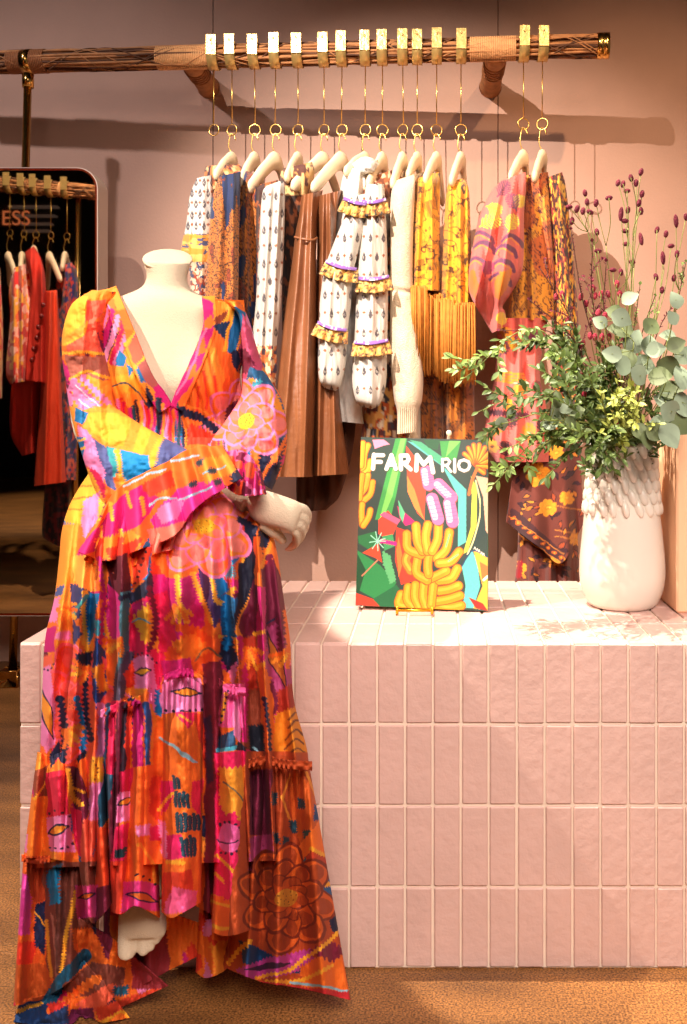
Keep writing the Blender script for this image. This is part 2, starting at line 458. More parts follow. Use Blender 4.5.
# ================================================================== tiled plinth
M_tile = mat('blush_glazed_tile', (208, 172, 162), .45, noise=.05, nscale=9, bump=.25, bscale=55, coat=.1)
M_grout = mat('pale_grout', (226, 205, 186), .9, noise=.04)
PX0, PX1, PY0, PY1, PZ = -.776, 1.22, 1.74, 1.74 + .608, .609
plinth = thing('tiled_plinth', 'long display plinth clad in narrow blush pink tiles under the mannequin, book and vase', 'display plinth', (0, PY0, 0))
b = MB(); b.box(PX0 + .004, PX1, PY0 + .004, PY1 - .004, 0.0, PZ - .004)
b.build('grout_core', M_grout, plinth, smooth=False)
b = MB(); g = .0022; th = .012; pit = .0523; rp = PZ / 4
def jit(a): return random.uniform(-a, a)
k0 = int(math.floor(PX0 / pit)); k1 = int(PX1 / pit)
def tilt():
    return np.array(Matrix.Rotation(jit(.006), 3, 'X') @ Matrix.Rotation(jit(.012), 3, 'Z'))
for k in range(k0, k1 + 1):
    xa, xb = max(PX0, k * pit) , min(PX1, (k + 1) * pit)
    if xb - xa < .012: continue
    for r in range(4):
        hw, hh = (xb - xa) / 2 - g, rp / 2 - g
        b.box(-hw + jit(.0006), hw + jit(.0006), -th / 2, th / 2, -hh + jit(.0006), hh + jit(.0006), .0022, tilt(), ((xa + xb) / 2, PY0 + th / 2 + jit(.0007), rp * (r + .5)))
        b.box(-hw, hw, -.152 / 2 + g, .152 / 2 - g, -th / 2, th / 2, .002, None, ((xa + xb) / 2, PY0 + .152 * (r + .5), PZ - th / 2 + jit(.0004)))
for r in range(4):
    for q in range(12):
        ya = PY0 + .012 + q * .0497
        b.box(PX0, PX0 + th, ya + g, ya + .0497 - g, rp * r + g, rp * (r + 1) - g - (.012 if r == 3 else 0), .002)
b.build('tiles', M_tile, plinth, smooth=False)
b = MB(); b.box(PX0 + .01, PX1 - .01, PY0 + .02, PY1 - .02, .0, .004)
# ================================================================== peach board beside the vase
M_peach = mat('peach_board', (240, 190, 150), .8, noise=.03, nscale=5)
b = MB(); b.box(.520, 1.1, 1.985, 2.30, PZ, PZ + .40, .004)
bb = b.build('display_block', M_peach, smooth=False)
tag(bb, 'plain peach display block on the plinth right behind the white vase', 'display block')
# ================================================================== clothes rail
M_reed = mat('dried_reed', (176, 118, 70), .75, noise=.25, nscale=25, bump=.2, bscale=120)
M_reed_d = mat('dark_reed', (96, 58, 34), .8, noise=.3, nscale=25)
M_raffia = mat('raffia_binding', (214, 158, 104), .8, noise=.12, nscale=30, bump=.5, bscale=70)
M_wrapd = mat('brown_cane_binding', (150, 92, 50), .75, noise=.15, nscale=30, bump=.5, bscale=70)
M_brass = mat('brass', (218, 182, 112), .3, .62, bump=.25, bscale=60)
M_pole = mat('polished_brass', (226, 176, 96), .2, 1.0, bump=.05, bscale=30)
M_wire = mat('gold_wire', (224, 178, 96), .28, 1.0)
M_wood = mat('pale_beech', (240, 216, 180), .5, noise=.05, nscale=14)

def rail_pt(px):
    """centre of the rail where the photo shows it at that column"""
    py = 62.5 + (46 - 62.5) * px / 600.0; d = 3.53 + (3.37 - 3.53) * px / 600.0
    return np.array(W(px, py, d))
RR = .040
def make_rail(name, label, xa, xb, wraps, pale, cap_px, brackets, pole, flip=None, pt=rail_pt, dark=True):
    o = thing(name, label, 'clothes rail', tuple(pt((xa + xb) / 2)))
    A, B = pt(xa), pt(xb); ax = (B - A); L = np.linalg.norm(ax); ax /= L
    u = np.array([0, 1, 0.]) - ax * ax[1]; u /= np.linalg.norm(u); w = np.cross(ax, u)
    b = MB(); b2 = MB(); rnd = random.Random(3)
    b.sweep([A, B], RR * .72, 12)
    for k in range(34):
        a0 = k / 34 * 2 * PI + rnd.uniform(-.1, .1); tw = rnd.uniform(-1, 1); rr = RR * rnd.uniform(.82, .93); t = np.linspace(0, 1, 60)
        ph = rnd.uniform(0, 6)
        a = a0 + tw * .8 * np.sin(t * rnd.uniform(2, 5) * 2 + ph)
        r2 = rr + .0035 * np.sin(t * 23 + ph)
        P = A + np.outer(t * L, ax) + (r2 * np.cos(a))[:, None] * u + (r2 * np.sin(a))[:, None] * w
        (b2 if k % 3 == 0 else b).sweep(P, rnd.uniform(.0032, .0062), 6)
    for k in range(9):      # thin vines crossing over the bundle
        t = np.linspace(0, 1, 260); a = rnd.uniform(0, 6) + rnd.choice((-1, 1)) * (9 + 3 * k) * t + .8 * np.sin(t * 19 + k)
        P = A + np.outer(t * L, ax) + ((RR + .001) * np.cos(a))[:, None] * u + ((RR + .001) * np.sin(a))[:, None] * w
        (b2 if k % 2 else b).sweep(P, .0023, 5)
    b.build('reed_bundle', M_reed, o, flip=flip); b2.build('dark_reeds', M_reed_d, o, flip=flip)
    for (p0, p1, mm) in wraps:
        b = MB(); a, c = pt(p0), pt(p1); n = max(3, int(np.linalg.norm(c - a) / .0065)); 
        for i in range(n):
            q = a + (c - a) * (i + .5) / n; b.sweep([q - ax * .0036, q - ax * .0018, q + ax * .0018, q + ax * .0036], [RR + .001, RR + .0045, RR + .0045, RR + .001], 24)
        b.build('wrap_binding', mm, o, flip=flip)
    if cap_px:
        b = MB(); a, c = pt(cap_px[0]), pt(cap_px[1])
        b.sweep([a - ax * .001, a, a + (c - a) * .45, a + (c - a) * .5, a + (c - a) * .55, c, c + ax * .001], [RR, RR + .006, RR + .006, RR + .003, RR + .006, RR + .006, RR - .004], 32)
        b.build('brass_end_cap', M_pole, o, flip=flip)
    for p in brackets:
        a = pt(p); e = a.copy(); e[1] = WY - .002; e[2] -= .004
        b = MB(); b.sweep([a, a * .8 + e * .2, e * .93 + a * .07, e], [.034, .040, .042, .046], 24); b.build('wall_bracket', M_reed, o, flip=flip)
        b = MB()
        for t in (.3, .36, .42, .48, .54): b.sweep([a * (1 - t) + e * t, a * (.98 - t) + e * (t + .02)], .0445, 24)
        b.build('bracket_binding', M_wrapd, o, flip=flip)
    if pole:
        (x0, y0, x1, y1, d, sc) = pole
        b = MB(); T = W(x0, y0, d); Bm = W(x1, y1, d); b.sweep([T, Bm], .0145 * sc, 20)
        b.build('brass_pole', M_pole, o, flip=flip)
        b = MB(); z = Bm[2]; b.box(Bm[0] - .035, Bm[0] + .035, d - .035, d + .035, max(z, 0), max(z, 0) + .065, .004)
        b.build('brass_foot', M_pole, o, flip=flip)
        b = MB(); b.sweep([np.array(T) + (0, 0, .0), np.array(T) - (0, 0, .05)], .021, 20); b.build('brass_collar', M_pole, o, flip=flip)
        b = MB(); a = pt(x0 - 4); c = pt(x0 + 5); b.sweep([a, c], RR + .0055, 24); b.build('brass_strap', M_pole, o, flip=flip)
    return o
make_rail('clothes_rail', 'long reed bundle clothes rail with raffia bindings across the pink wall', -60, 608,
          [(10, 25, M_wrapd), (33, 47, M_wrapd), (158, 214, M_raffia), (470, 516, M_raffia)], None, (597, 609), (188, 497), (28, 74, 12, 700, 3.475, 1.0))

def make_clamp(px, label, group, pt=rail_pt, ring_py=130, flip=None, name='rail_clip', sc=1.0):
    c = pt(px); o = thing(name, label, 'rail clip', tuple(c), group)
    w = .0185; b = MB(); j = random.uniform(-.003, .003)
    R0 = RR + .008
    th = np.linspace(-.35 * PI, 1.12 * PI, 26)     # from in front round underneath and up the back
    prof = []
    V = []; n = len(th)
    for rr in (R0, R0 + .0022):
        for sx in (-w, w):
            for a in th: V.append((c[0] + sx, c[1] - rr * math.cos(a), c[2] - rr * math.sin(a)))
    g = lambda r, s, i: (r * 2 + s) * n + i
    Q = []
    for i in range(n - 1):
        Q += [(g(1, 0, i), g(1, 1, i), g(1, 1, i + 1), g(1, 0, i + 1)), (g(0, 0, i), g(0, 0, i + 1), g(0, 1, i + 1), g(0, 1, i)),
              (g(0, 0, i), g(1, 0, i), g(1, 0, i + 1), g(0, 0, i + 1)), (g(0, 1, i), g(0, 1, i + 1), g(1, 1, i + 1), g(1, 1, i))]
    b.add(V, Q)
    band_ = b.build('brass_band', M_brass, o, flip=flip)
    b = MB(); b.box(c[0] - w, c[0] + w, c[1] - R0 - .0045, c[1] - R0 - .001, c[2] - .012 + j, c[2] + .062 + j, .0008); b.build('brass_plate', M_brass, band_, smooth=False, flip=flip)
    b = MB(); b.sweep([(c[0], c[1] - R0 - .0042, c[2] + .042), (c[0], c[1] - R0 - .0065, c[2] + .042)], .004, 10); b.build('rivet', M_brass, band_, flip=flip)
    d = c[1]; ring = np.array(W(px, ring_py, d)); b = MB()
    x = c[0]
    b.sweep([(x, d, c[2] - R0 + .002), (x + random.uniform(-.003, .003), d, ring[2] + .024)], .0019, 8)
    b.build('gold_rod', M_wire, o, flip=flip)
    b = MB(); th = np.linspace(0, 2 * PI, 28); rt = random.uniform(-.5, .3)
    P = np.stack([x + .0205 * np.cos(th) * math.cos(rt), d + .0205 * np.cos(th) * math.sin(rt), ring[2] + .0205 * np.sin(th)], -1)
    b.sweep(P, .0021, 8, cap=False); b.build('ring', M_wire, o, flip=flip)
    return (x, d, ring[2])

def make_hanger(px, near, label, group, ring, neck_py=160, flip=None, name='coat_hanger', pt=rail_pt):
    """near = picture position of the hanger tip that points to us"""
    x, d, rz = ring
    N = np.array(W(px, neck_py, d)); T = np.array(W(near[0], near[1], d - .19)); E = 2 * N - T; E[2] = T[2]
    E[0] = N[0] + (N[0] - T[0]) * .6
    o = thing(name, label, 'coat hanger', tuple(N), group)
    C1 = spline(np.array([T + (0, 0, -.006), T * .75 + N * .25 + (0, 0, .001), T * .42 + N * .58 + (0, 0, .012), N + (0, 0, .002), E * .42 + N * .58 + (0, 0, .012), E * .75 + N * .25 + (0, 0, .001), E + (0, 0, -.006)]), 40)
    s = np.abs(np.linspace(-1, 1, 40))
    wid = .028 - .005 * s + .010 * np.clip(1 - s * 5, 0, 1); wid[0] = wid[-1] = .010; wid[1] = wid[-2] = .019
    b = MB(); b.sweep(C1, wid, 12, up=(0, 0, 1), flat=.52); b.build('wooden_body', M_wood, o, flip=flip)
    b = MB(); b.sweep([N + (0, 0, .018), N + (0, 0, .030)], .006, 10)
    top = np.array([x, d, rz - .019])
    a = N + (0, 0, .028)
    P = spline(np.array([a, a * .6 + top * .4 + (-.012, 0, 0), a * .25 + top * .75 + (-.010, 0, 0), top + (-.006, 0, .004), top + (.003, .0, .004), top + (.010, -.002, -.006), top + (.014, -.003, -.020)]), 26)
    b.sweep(P, .0019, 8); b.build('gold_hook', M_wire, o, flip=flip)
    return o

hang = [(214, None), (232, (215, 176), 'collared white print shirt with mustard cuff'), (254.7, (240, 182), 'orange and navy animal print dress'), (275.7, (248, 189), 'dark orange flecked dress'),
        (298, (286, 178), 'white leaf print blouse with rust yoke'), (324, (292, 187), 'longer brown leather dress'), (342, (312, 189), 'second brown leather dress'),
        (365.4, (345, 172), 'plain white crinkled shirt'), (382.4, (368, 185), 'white print blouse with mustard ruffles'), (402.7, (392, 185), 'rust patchwork dress'),
        (417.3, (408, 176), 'cream knitted sweater'), (436.7, (425, 180), 'first fringed yellow print top'), (461, (451, 182), 'second fringed yellow print top'),
        (523.5, (510, 178), 'coral palm print dress'), (542.4, (534, 178), 'dark gold flecked dress')]
tips_right = {461: (474, 206), 436.7: (447, 188), 542.4: (553, 190)}
GC = 'brass clips on the main rail'
pos_words = ['leftmost brass clip on the main rail, its ring left empty']
for i, hspec in enumerate(hang):
    px = hspec[0]
    lab = 'leftmost brass rail clip above the wall, its ring hanging empty' if i == 0 else 'brass rail clip holding the hanger of the ' + hspec[2].split(' with ')[0]
    r = make_clamp(px, lab, GC, ring_py=130 if px < 480 else 124)
    if hspec[1]:
        near = hspec[1]
        make_hanger(px, near, 'pale wooden hanger inside the ' + hspec[2].split(' with ')[0], 'wooden hangers on the main rail', r, 162 if px < 480 else 160)

# ================================================================== prints of the hanging clothes
def mixc(m, a, b):
    m = np.asarray(m)[..., None]; return a * (1 - m) + b * m
def cst(c):
    c = lin(c); return lambda X, Y: np.zeros(X.shape + (3,)) + c
def drops(base=(204, 198, 188), ink=(84, 76, 80), acc=(150, 90, 60), cx=10.0, cy=15.0):
    B, I, A = lin(base), lin(ink), lin(acc)
    def f(X, Y):
        c = np.zeros(X.shape + (3,)) + B
        row = np.floor(Y / cy); xs = X / cx + .5 * (row % 2); fx = (xs % 1 - .5) * cx; fy = (Y / cy % 1 - .5) * cy
        hw = np.clip(2.7 * (1 - np.abs(fy / 5.2) ** 2), 0, 9) * np.clip(.62 + fy * .09, .1, 1.2)
        ins = np.abs(fx) < hw
        rim = ins & (np.abs(fx) > hw - 1.0)
        c = np.where((rim | (ins & (np.abs(fx) < .5)) | (ins & (fy > 2.5)))[..., None], I, c)
        xs2 = (xs + .5) % 1; fx2 = (xs2 - .5) * cx
        h = (np.abs(fx2) + np.abs(fy + 1.0) * .9 < 1.7)
        return np.where(h[..., None], A, c)
    return f
def animal(seed=0, a=(186, 108, 40), b=(28, 44, 84), c=(140, 60, 34), sc=1.0):
    A, B, C_, D = lin(a), lin(b), lin(c), lin((70, 38, 22))
    def f(X, Y):
        n = fbm(X * .11 * sc + seed, Y * .035 * sc + seed * 3, 3); m = fbm(X * .12 * sc + 40 + seed, Y * .04 * sc + 9, 2)
        o = np.where((m > .62)[..., None], C_, A)
        o = np.where(((vn(X * 1.3, Y * 1.3 + seed) > .6) & (n < .56))[..., None], D, o)
        return np.where((n > .56)[..., None], B, o)
    return f
def flecks(cols, seed=0, sx=.22, sy=.16, thr=(.42, .52, .6, .68)):
    C4 = [lin(c) for c in cols]
    def f(X, Y):
        n = fbm(X * sx + seed, Y * sy + seed * 2.3, 3); o = np.zeros(X.shape + (3,)) + C4[0]
        for k, t in enumerate(thr[:len(C4) - 1]):
            nk = fbm(X * sx * (1 + .2 * k) + seed + 31 * k, Y * sy + 11 * k, 2)
            o = np.where((nk > t + .0)[..., None], C4[k + 1], o)
        return o
    return f
def botan(base, ink, acc, seed=0, sx=.10, sy=.08, th=.03, cover=.62):
    """thin inked stems and filled leaves on a ground"""
    B, I, A = lin(base), lin(ink), lin(acc)
    def f(X, Y):
        n = fbm(X * sx + seed, Y * sy + seed, 2); m = fbm(X * sx * 1.7 + 50 + seed, Y * sy * 1.7 + 9, 2); k = fbm(X * .04 + seed * 2, Y * .03, 2)
        o = np.zeros(X.shape + (3,)) + B
        o = np.where((k > .54)[..., None], A, o)
        o = np.where(((np.abs((n * 5) % 1 - .5) < th * 2.2))[..., None], I, o)
        hat = (np.abs(((X + Y) * .45) % 1 - .5) < .26)
        return np.where(((m > cover) & hat)[..., None], I, o)
    return f
def bands(base, L):
    """L = (slope, y0, y1, print) bands that run across the cloth"""
    def f(X, Y):
        o = base(X, Y)
        for (xr, sl, y0, y1, p) in L:
            y = Y - sl * (X - xr); k = (y >= y0) & (y < y1)
            o = np.where(k[..., None], p(X, Y), o)
        return o
    return f
MP = print_mat('printed_cotton', .85, .15, .2, 300)
M_leather = mat('brown_leather', (134, 82, 50), .40, noise=.12, nscale=12, bump=.18, bscale=60)
M_knit = mat('cream_knit', (220, 202, 174), .95, bump=.6, bscale=260, sheen=.3)
M_white = mat('white_crinkled_cotton', (226, 222, 214), .9, bump=.3, bscale=120)
M_fringe = mat('mustard_fringe', (196, 124, 42), .8, noise=.2, nscale=60)

def garment(name, label, cat, px, py=170, group='clothes on the main rail', d=3.43):
    return thing(name, label, cat, W(px, py, d), group)
rw = lambda *r: list(r)
def wr(a=.012, fx=.16, fy=.02, s=0):
    return lambda X, Y, v: a * 2 * (fbm(X * fx + s, Y * fy + s, 3) - .5)
def wr2(L, a=.01, s=0, fx=.15, fy=.02, y0=200):
    g = ridges(L, y0=y0)
    return lambda X, Y, v: g(X, Y, v) + a * 2 * (fbm(X * fx + s, Y * fy + s, 3) - .5)

# 1 white print shirt
g = garment('shirt', 'white drop print shirt with mustard plaid cuff, leftmost on the rail', 'shirt', 215)
paisley = flecks([(120, 56, 34), (196, 118, 60), (60, 36, 50), (210, 170, 120)], 3)
plaid = flecks([(200, 140, 50), (60, 70, 110), (226, 176, 90)], 8, .12, .3, (.55, .6))
cuffp = flecks([(186, 120, 84), (50, 60, 96), (226, 200, 170), (150, 60, 40)], 12, .3, .3)
tube('body', [(206, 166, 240, 164, 3.40, .05), (204, 178, 246, 178, 3.40, .08), (206, 230, 244, 230, 3.42, .1), (208, 330, 240, 330, 3.42, .1)], MP, g,
     bands(drops(), [(0, 0, 0, 195, paisley)]), wr(.01), 60, 80)
tube('sleeve', [(197, 178, 212, 175, 3.24, .04), (190, 195, 213, 196, 3.22, .05), (186, 225, 213, 228, 3.2, .05), (182, 243, 213, 246, 3.2, .055), (181, 256, 214, 258, 3.2, .055), (189, 270, 211, 272, 3.2, .045), (191, 302, 208, 304, 3.2, .035)], MP, g,
     bands(drops(cx=8, cy=11), [(0, 0, 234, 262, plaid), (0, 0, 262, 400, cuffp)]), wr2([(193, -.1, 2, .012), (203, -.02, 3, .014)], .01, 3), 90, 150)
# 2 animal print dress
g = garment('dress', 'orange and navy animal print dress next to the white print shirt', 'dress', 238)
tube('body', [(224, 172, 250, 171, 3.38, .05), (222, 190, 259, 184, 3.38, .1), (222, 240, 262, 240, 3.4, .12), (222, 320, 263, 320, 3.4, .12), (220, 480, 268, 480, 3.42, .12)], MP, g, animal(2, sc=1.2), wr2([(246, 0, 3, .03), (256, 0, 2.5, .02)], .012, 5), 90, 200)
tube('sleeve', [(219, 176, 241, 172, 3.22, .05), (212, 200, 240, 200, 3.19, .06), (208, 240, 239, 244, 3.18, .06), (204, 300, 238, 300, 3.18, .07), (202, 350, 236, 350, 3.18, .06)], MP, g, animal(7), wr2([(222, -.05, 4, .022), (233, 0, 2.5, .018)], .012, 9), 90, 200)
# 3 dark flecked dress
g = garment('dress', 'dark navy dress flecked with orange, between animal print and white sleeve', 'dress', 266)
tube('body', [(252, 186, 278, 180, 3.38, .06), (252, 200, 275, 200, 3.36, .1), (250, 300, 270, 300, 3.38, .1), (246, 440, 268, 440, 3.38, .1)], MP, g, animal(13, (176, 92, 44), (34, 34, 62), (60, 30, 30), 1.3), wr(.02, .25), 60, 160)
# 4 white print blouse, rust yoke
g = garment('blouse', 'white leaf print blouse with rust yoke and red patterned cuff beside leather dresses', 'blouse', 290)
tube('body', [(284, 168, 312, 162, 3.36, .05), (280, 180, 314, 178, 3.36, .08), (282, 240, 304, 240, 3.4, .08), (282, 330, 300, 330, 3.4, .08)], MP, g,
     bands(flecks([(90, 52, 36), (150, 84, 48), (50, 34, 30)], 5), [(0, 0, 0, 195, flecks([(186, 132, 70), (90, 50, 40), (222, 180, 120)], 6))]), wr(.012), 60, 100)
tube('sleeve', [(266, 186, 283, 180, 3.22, .035), (262, 196, 285, 192, 3.2, .04), (259, 240, 284, 242, 3.2, .05), (256, 300, 281, 302, 3.2, .05), (252, 338, 277, 344, 3.2, .045), (249, 360, 277, 366, 3.2, .045), (253, 404, 274, 408, 3.2, .04)], MP, g,
     bands(drops(cx=12, cy=17), [(0, 0, 346, 600, flecks([(150, 52, 34), (210, 120, 60), (60, 50, 80), (222, 200, 160)], 22, .3, .25))]), wr2([(270, -.06, 2.5, .02), (279, -.05, 2.5, .018)], .008, 1), 90, 200)
# 5 / 6 leather dresses
g = garment('dress', 'brown leather dress with gathered waist, nearer to the white leaf print sleeve', 'dress', 305)
tube('body', [(302, 195, 323, 190, 3.30, .05), (299, 215, 318, 214, 3.28, .07), (295, 236, 317, 236, 3.27, .075), (292, 262, 316, 260, 3.26, .09), (284, 320, 317, 320, 3.24, .11), (276, 400, 316, 400, 3.22, .13), (273, 440, 313, 462, 3.22, .13), (272, 477, 313, 477, 3.22, .13)], M_leather, g, None,
     wr2([(300, -.09, 4, .04), (311, -.03, 3, .035), (290, -.09, 3, .03)], .012, 4, .1, .012, 240), 110, 140)
b = MB(); b.sweep(spline([W(294.5, 237, 3.18), W(303, 239, 3.165), (W(312, 240, 3.17)), W(317, 238, 3.2)], 14), .0045, 8); b.build('waist_seam', M_leather, g)
g = garment('dress', 'second brown leather dress with long folds, beside the white crinkled shirt', 'dress', 328)
tube('body', [(318, 196, 342, 190, 3.30, .05), (317, 215, 337, 214, 3.3, .08), (317, 260, 336, 260, 3.30, .08), (316, 320, 336, 320, 3.28, .10), (313, 400, 340, 400, 3.28, .12), (312, 462, 347, 455, 3.28, .12), (312, 476, 349, 474, 3.28, .12)], M_leather, g, None,
     wr2([(322, -.02, 3, .04), (331, .02, 3, .035), (341, .05, 3, .04)], .012, 14, .1, .012, 260), 100, 140)
g = garment('skirt', 'long dark brown suede skirt hanging low behind the leather dresses', 'skirt', 326)
M_suede = mat('dark_brown_suede', (84, 48, 30), .95, noise=.1)
tube('body', [(318, 300, 352, 300, 3.52, .06), (300, 420, 356, 420, 3.5, .08), (296, 495, 342, 490, 3.5, .08), (298, 512, 326, 510, 3.5, .07)], M_suede, g, None, wr2([(315, 0, 4, .05), (330, 0, 4, .05), (345, 0, 4, .04)], .01, 2), 70, 60)
# 7 white crinkled shirt
g = garment('shirt', 'plain white crinkled shirt draped behind the mustard ruffled sleeves', 'shirt', 350)
tube('body', [(349, 167, 378, 160, 3.36, .05), (342, 180, 376, 176, 3.35, .08), (335, 230, 362, 232, 3.36, .1), (326, 300, 362, 300, 3.36, .1), (322, 400, 362, 402, 3.37, .1), (328, 420, 364, 424, 3.37, .1)], M_white, g, None,
     wr2([(346, -.12, 4, .03), (356, -.1, 3, .025)], .03, 8, .12, .04), 80, 140)
tube('scarf_roll', [(352, 164, 360, 176, 3.30, .02), (362, 157, 366, 174, 3.27, .03), (372, 158, 374, 172, 3.27, .03), (379, 164, 375, 170, 3.30, .02)], M_white, g, None, wr(.012, .3, .3), 30, 30)
# 8 blouse with mustard ruffles
g = garment('blouse', 'white leaf print blouse with mustard ruffles and purple trim on both sleeves', 'blouse', 368)
must = flecks([(206, 152, 70), (110, 66, 40), (230, 190, 110), (60, 56, 50)], 30, .35, .5, (.58, .55, .68))
purp = flecks([(132, 90, 170), (230, 220, 230)], 31, .5, .5, (.66,))
yoke = flecks([(170, 96, 54), (230, 190, 150), (110, 56, 34)], 33, .3, .25, (.56, .6))
tube('body', [(356, 182, 392, 170, 3.36, .06), (356, 200, 393, 190, 3.36, .1), (362, 260, 392, 260, 3.4, .1), (360, 400, 392, 400, 3.4, .1)], MP, g, bands(drops(), [(0, 0, 0, 205, yoke)]), wr(.014), 60, 120)
def ruf(name, a, b, parent, pat, d, h=8, amp=.012, wv=9, ph=0, flare=2.0, m=None, nv=10):
    """a narrow frill from picture point a to b, h pixels tall, standing off the sleeve"""
    a = np.array(a, float); b = np.array(b, float); n = np.array([-(b - a)[1], (b - a)[0]]); n = n / np.hypot(*n); n = n if n[1] > 0 else -n
    mid = (a + b) / 2 + n * 1.5
    e = (b - a) / np.hypot(*(b - a))
    L = np.hypot(*(b - a))
    t = np.linspace(0, 1, 9)[:, None]
    top = [a, mid, b]; bot = [a + n * h - e * flare, mid + n * h * 1.05, b + n * h + e * flare]
    f = lambda X, Y, u, v: d - .035 * np.sin(PI * u) * 1.0 - v * (.008 + amp * np.sin(u * wv * 2 * PI / 2 + ph)) 
    return sheet(name, top, bot, m or MP, parent, pat, f, max(40, int(L * 1.6)), nv, .002)
s1 = [(352, 196, 371, 193, 3.2, .05), (345, 215, 366, 220, 3.16, .06), (333, 245, 359, 250, 3.15, .06), (325, 268, 353, 274, 3.14, .065), (320, 300, 351, 304, 3.14, .065), (319, 330, 347, 336, 3.14, .06), (318, 355, 346, 362, 3.14, .06), (319, 378, 341, 384, 3.14, .05), (324, 388, 336, 391, 3.15, .02)]
s2 = [(366, 184, 384, 184, 3.2, .05), (362, 215, 386, 214, 3.17, .06), (359, 250, 387, 248, 3.16, .06), (356, 300, 388, 300, 3.16, .065), (354, 350, 387, 350, 3.16, .065), (352, 380, 386, 384, 3.16, .06), (355, 398, 380, 404, 3.16, .05), (360, 406, 372, 409, 3.17, .02)]
dr = drops(cx=13, cy=19)
tube('sleeve', s1, MP, g, dr, wr2([(340, -.1, 3, .012)], .01, 6), 100, 260)
tube('sleeve', s2, MP, g, dr, wr2([(372, 0, 3, .012)], .01, 16), 100, 260)
for (a, b2, d) in [((343, 199), (372, 205), 3.13), ((325, 262), (358, 270), 3.10), ((317, 323), (348, 331), 3.10), ((361, 202), (387, 200), 3.13), ((357, 279), (390, 277), 3.11), ((353, 343), (389, 341), 3.11)]:
    rf = ruf('ruffle', a, b2, g, bands(must, []), d, 13, .012, 9, flare=3)
    nrm = 3
    ruf('purple_trim', (a[0] + 1, a[1] - 2.2), (b2[0] - 1, b2[1] - 2.2), rf, purp, d - .004, 3.2, .001, 3, flare=0, nv=4)
# 9 patchwork
g = garment('dress', 'rust patchwork print dress showing as a sliver left of the cream sweater', 'dress', 390)
tube('body', [(388, 176, 405, 170, 3.40, .05), (386, 230, 400, 230, 3.40, .08), (376, 330, 402, 330, 3.40, .08), (366, 400, 408, 400, 3.40, .09), (360, 445, 412, 445, 3.4, .09)], MP, g, flecks([(196, 88, 40), (90, 40, 40), (230, 170, 90), (60, 60, 70), (222, 200, 170)], 41, .16, .12, (.55, .58, .62, .66)), wr(.02, .2), 60, 160)
# 10 cream knit
g = garment('sweater', 'cream knitted sweater with a long ribbed sleeve beside the yellow fringes', 'sweater', 406)
tube('sleeve', [(397, 180, 415, 174, 3.25, .04), (391, 195, 415, 190, 3.2, .05), (390, 240, 413, 240, 3.2, .055), (390, 290, 413, 290, 3.2, .055), (390, 330, 418, 330, 3.2, .06), (391, 370, 423, 372, 3.2, .065), (394, 398, 422, 400, 3.2, .06), (397, 412, 418, 412, 3.2, .045), (397, 434, 417, 432, 3.2, .042)], M_knit, g, None,
     lambda X, Y, v: .005 * np.sin(X * 3.1) * (Y > 408) - .012 * np.exp(-((Y - 291 - .1 * (X - 400)) / 2.0) ** 2) + .01 * (fbm(X * .1, Y * .05) - .5), 90, 140)
tube('body', [(402, 178, 424, 172, 3.4, .06), (402, 200, 424, 196, 3.4, .1), (402, 300, 424, 300, 3.4, .1), (404, 440, 424, 440, 3.4, .1)], M_knit, g, None, wr(.01), 50, 60)
# 11 / 12 fringed tops
yel = botan((228, 168, 36), (92, 54, 22), (232, 160, 34), 50)
ydk = botan((190, 116, 36), (66, 36, 20), (150, 84, 28), 55)
def fringe(parent, x0, x1, y0, y1, d, n, slope=0):
    b = MB(); rnd = random.Random(int(x0))
    for i in range(n):
        t = (i + rnd.uniform(.1, .9)) / n; x = x0 + (x1 - x0) * t; yy = y0 + slope * (x - x0) + rnd.uniform(-2, 2); ye = y1 + rnd.uniform(-6, 6) - 4 * abs(t - .5)
        dd = d + rnd.uniform(-.02, .02); k = rnd.uniform(-1.2, 1.2)
        b.sweep([W(x, yy, dd), W(x + k * .4, yy * .6 + ye * .4, dd - .006), W(x + k, ye, dd)], [.0028, .0026, .0016], 5)
    return b.build('fringe', M_fringe, parent)
g = garment('top', 'yellow print top with rust brown fringe, directly right of the cream sweater', 'top', 425)
tube('body', [(418, 176, 440, 172, 3.36, .06), (413, 190, 440, 186, 3.3, .09), (411, 230, 440, 230, 3.28, .1), (411, 289, 441, 291, 3.28, .1)], MP, g, yel, wr2([(420, -.05, 3, .03), (432, 0, 3, .03)], .012, 2), 90, 150)
tube('lower_panel', [(414, 286, 441, 286, 3.40, .08), (414, 380, 442, 380, 3.4, .08), (417, 440, 443, 440, 3.4, .08)], MP, g, ydk, wr2([(422, 0, 3, .03), (434, 0, 3, .03)], .01, 2), 60, 120)
fringe(g, 411, 427, 287, 357, 3.17, 46); fringe(g, 420, 442, 295, 372, 3.19, 46)
g = garment('top', 'yellow print top with the longest rust brown fringe, rightmost of the fringed pair', 'top', 457)
tube('body', [(449, 182, 464, 178, 3.36, .05), (446, 195, 469, 192, 3.3, .07), (443, 240, 471, 240, 3.26, .09), (440, 303, 474, 305, 3.26, .09)], MP, g, yel, wr2([(450, -.04, 3, .03), (460, 0, 3, .025), (468, 0, 2, .02)], .012, 22), 90, 150)
tube('lower_panel', [(442, 300, 474, 300, 3.40, .08), (442, 380, 474, 380, 3.4, .08), (444, 440, 475, 440, 3.4, .08)], MP, g, ydk, wr2([(450, 0, 3, .03), (465, 0, 4, .03)], .01, 5), 60, 120)
fringe(g, 436, 455, 300, 378, 3.16, 60); fringe(g, 453, 475, 304, 382, 3.15, 70)
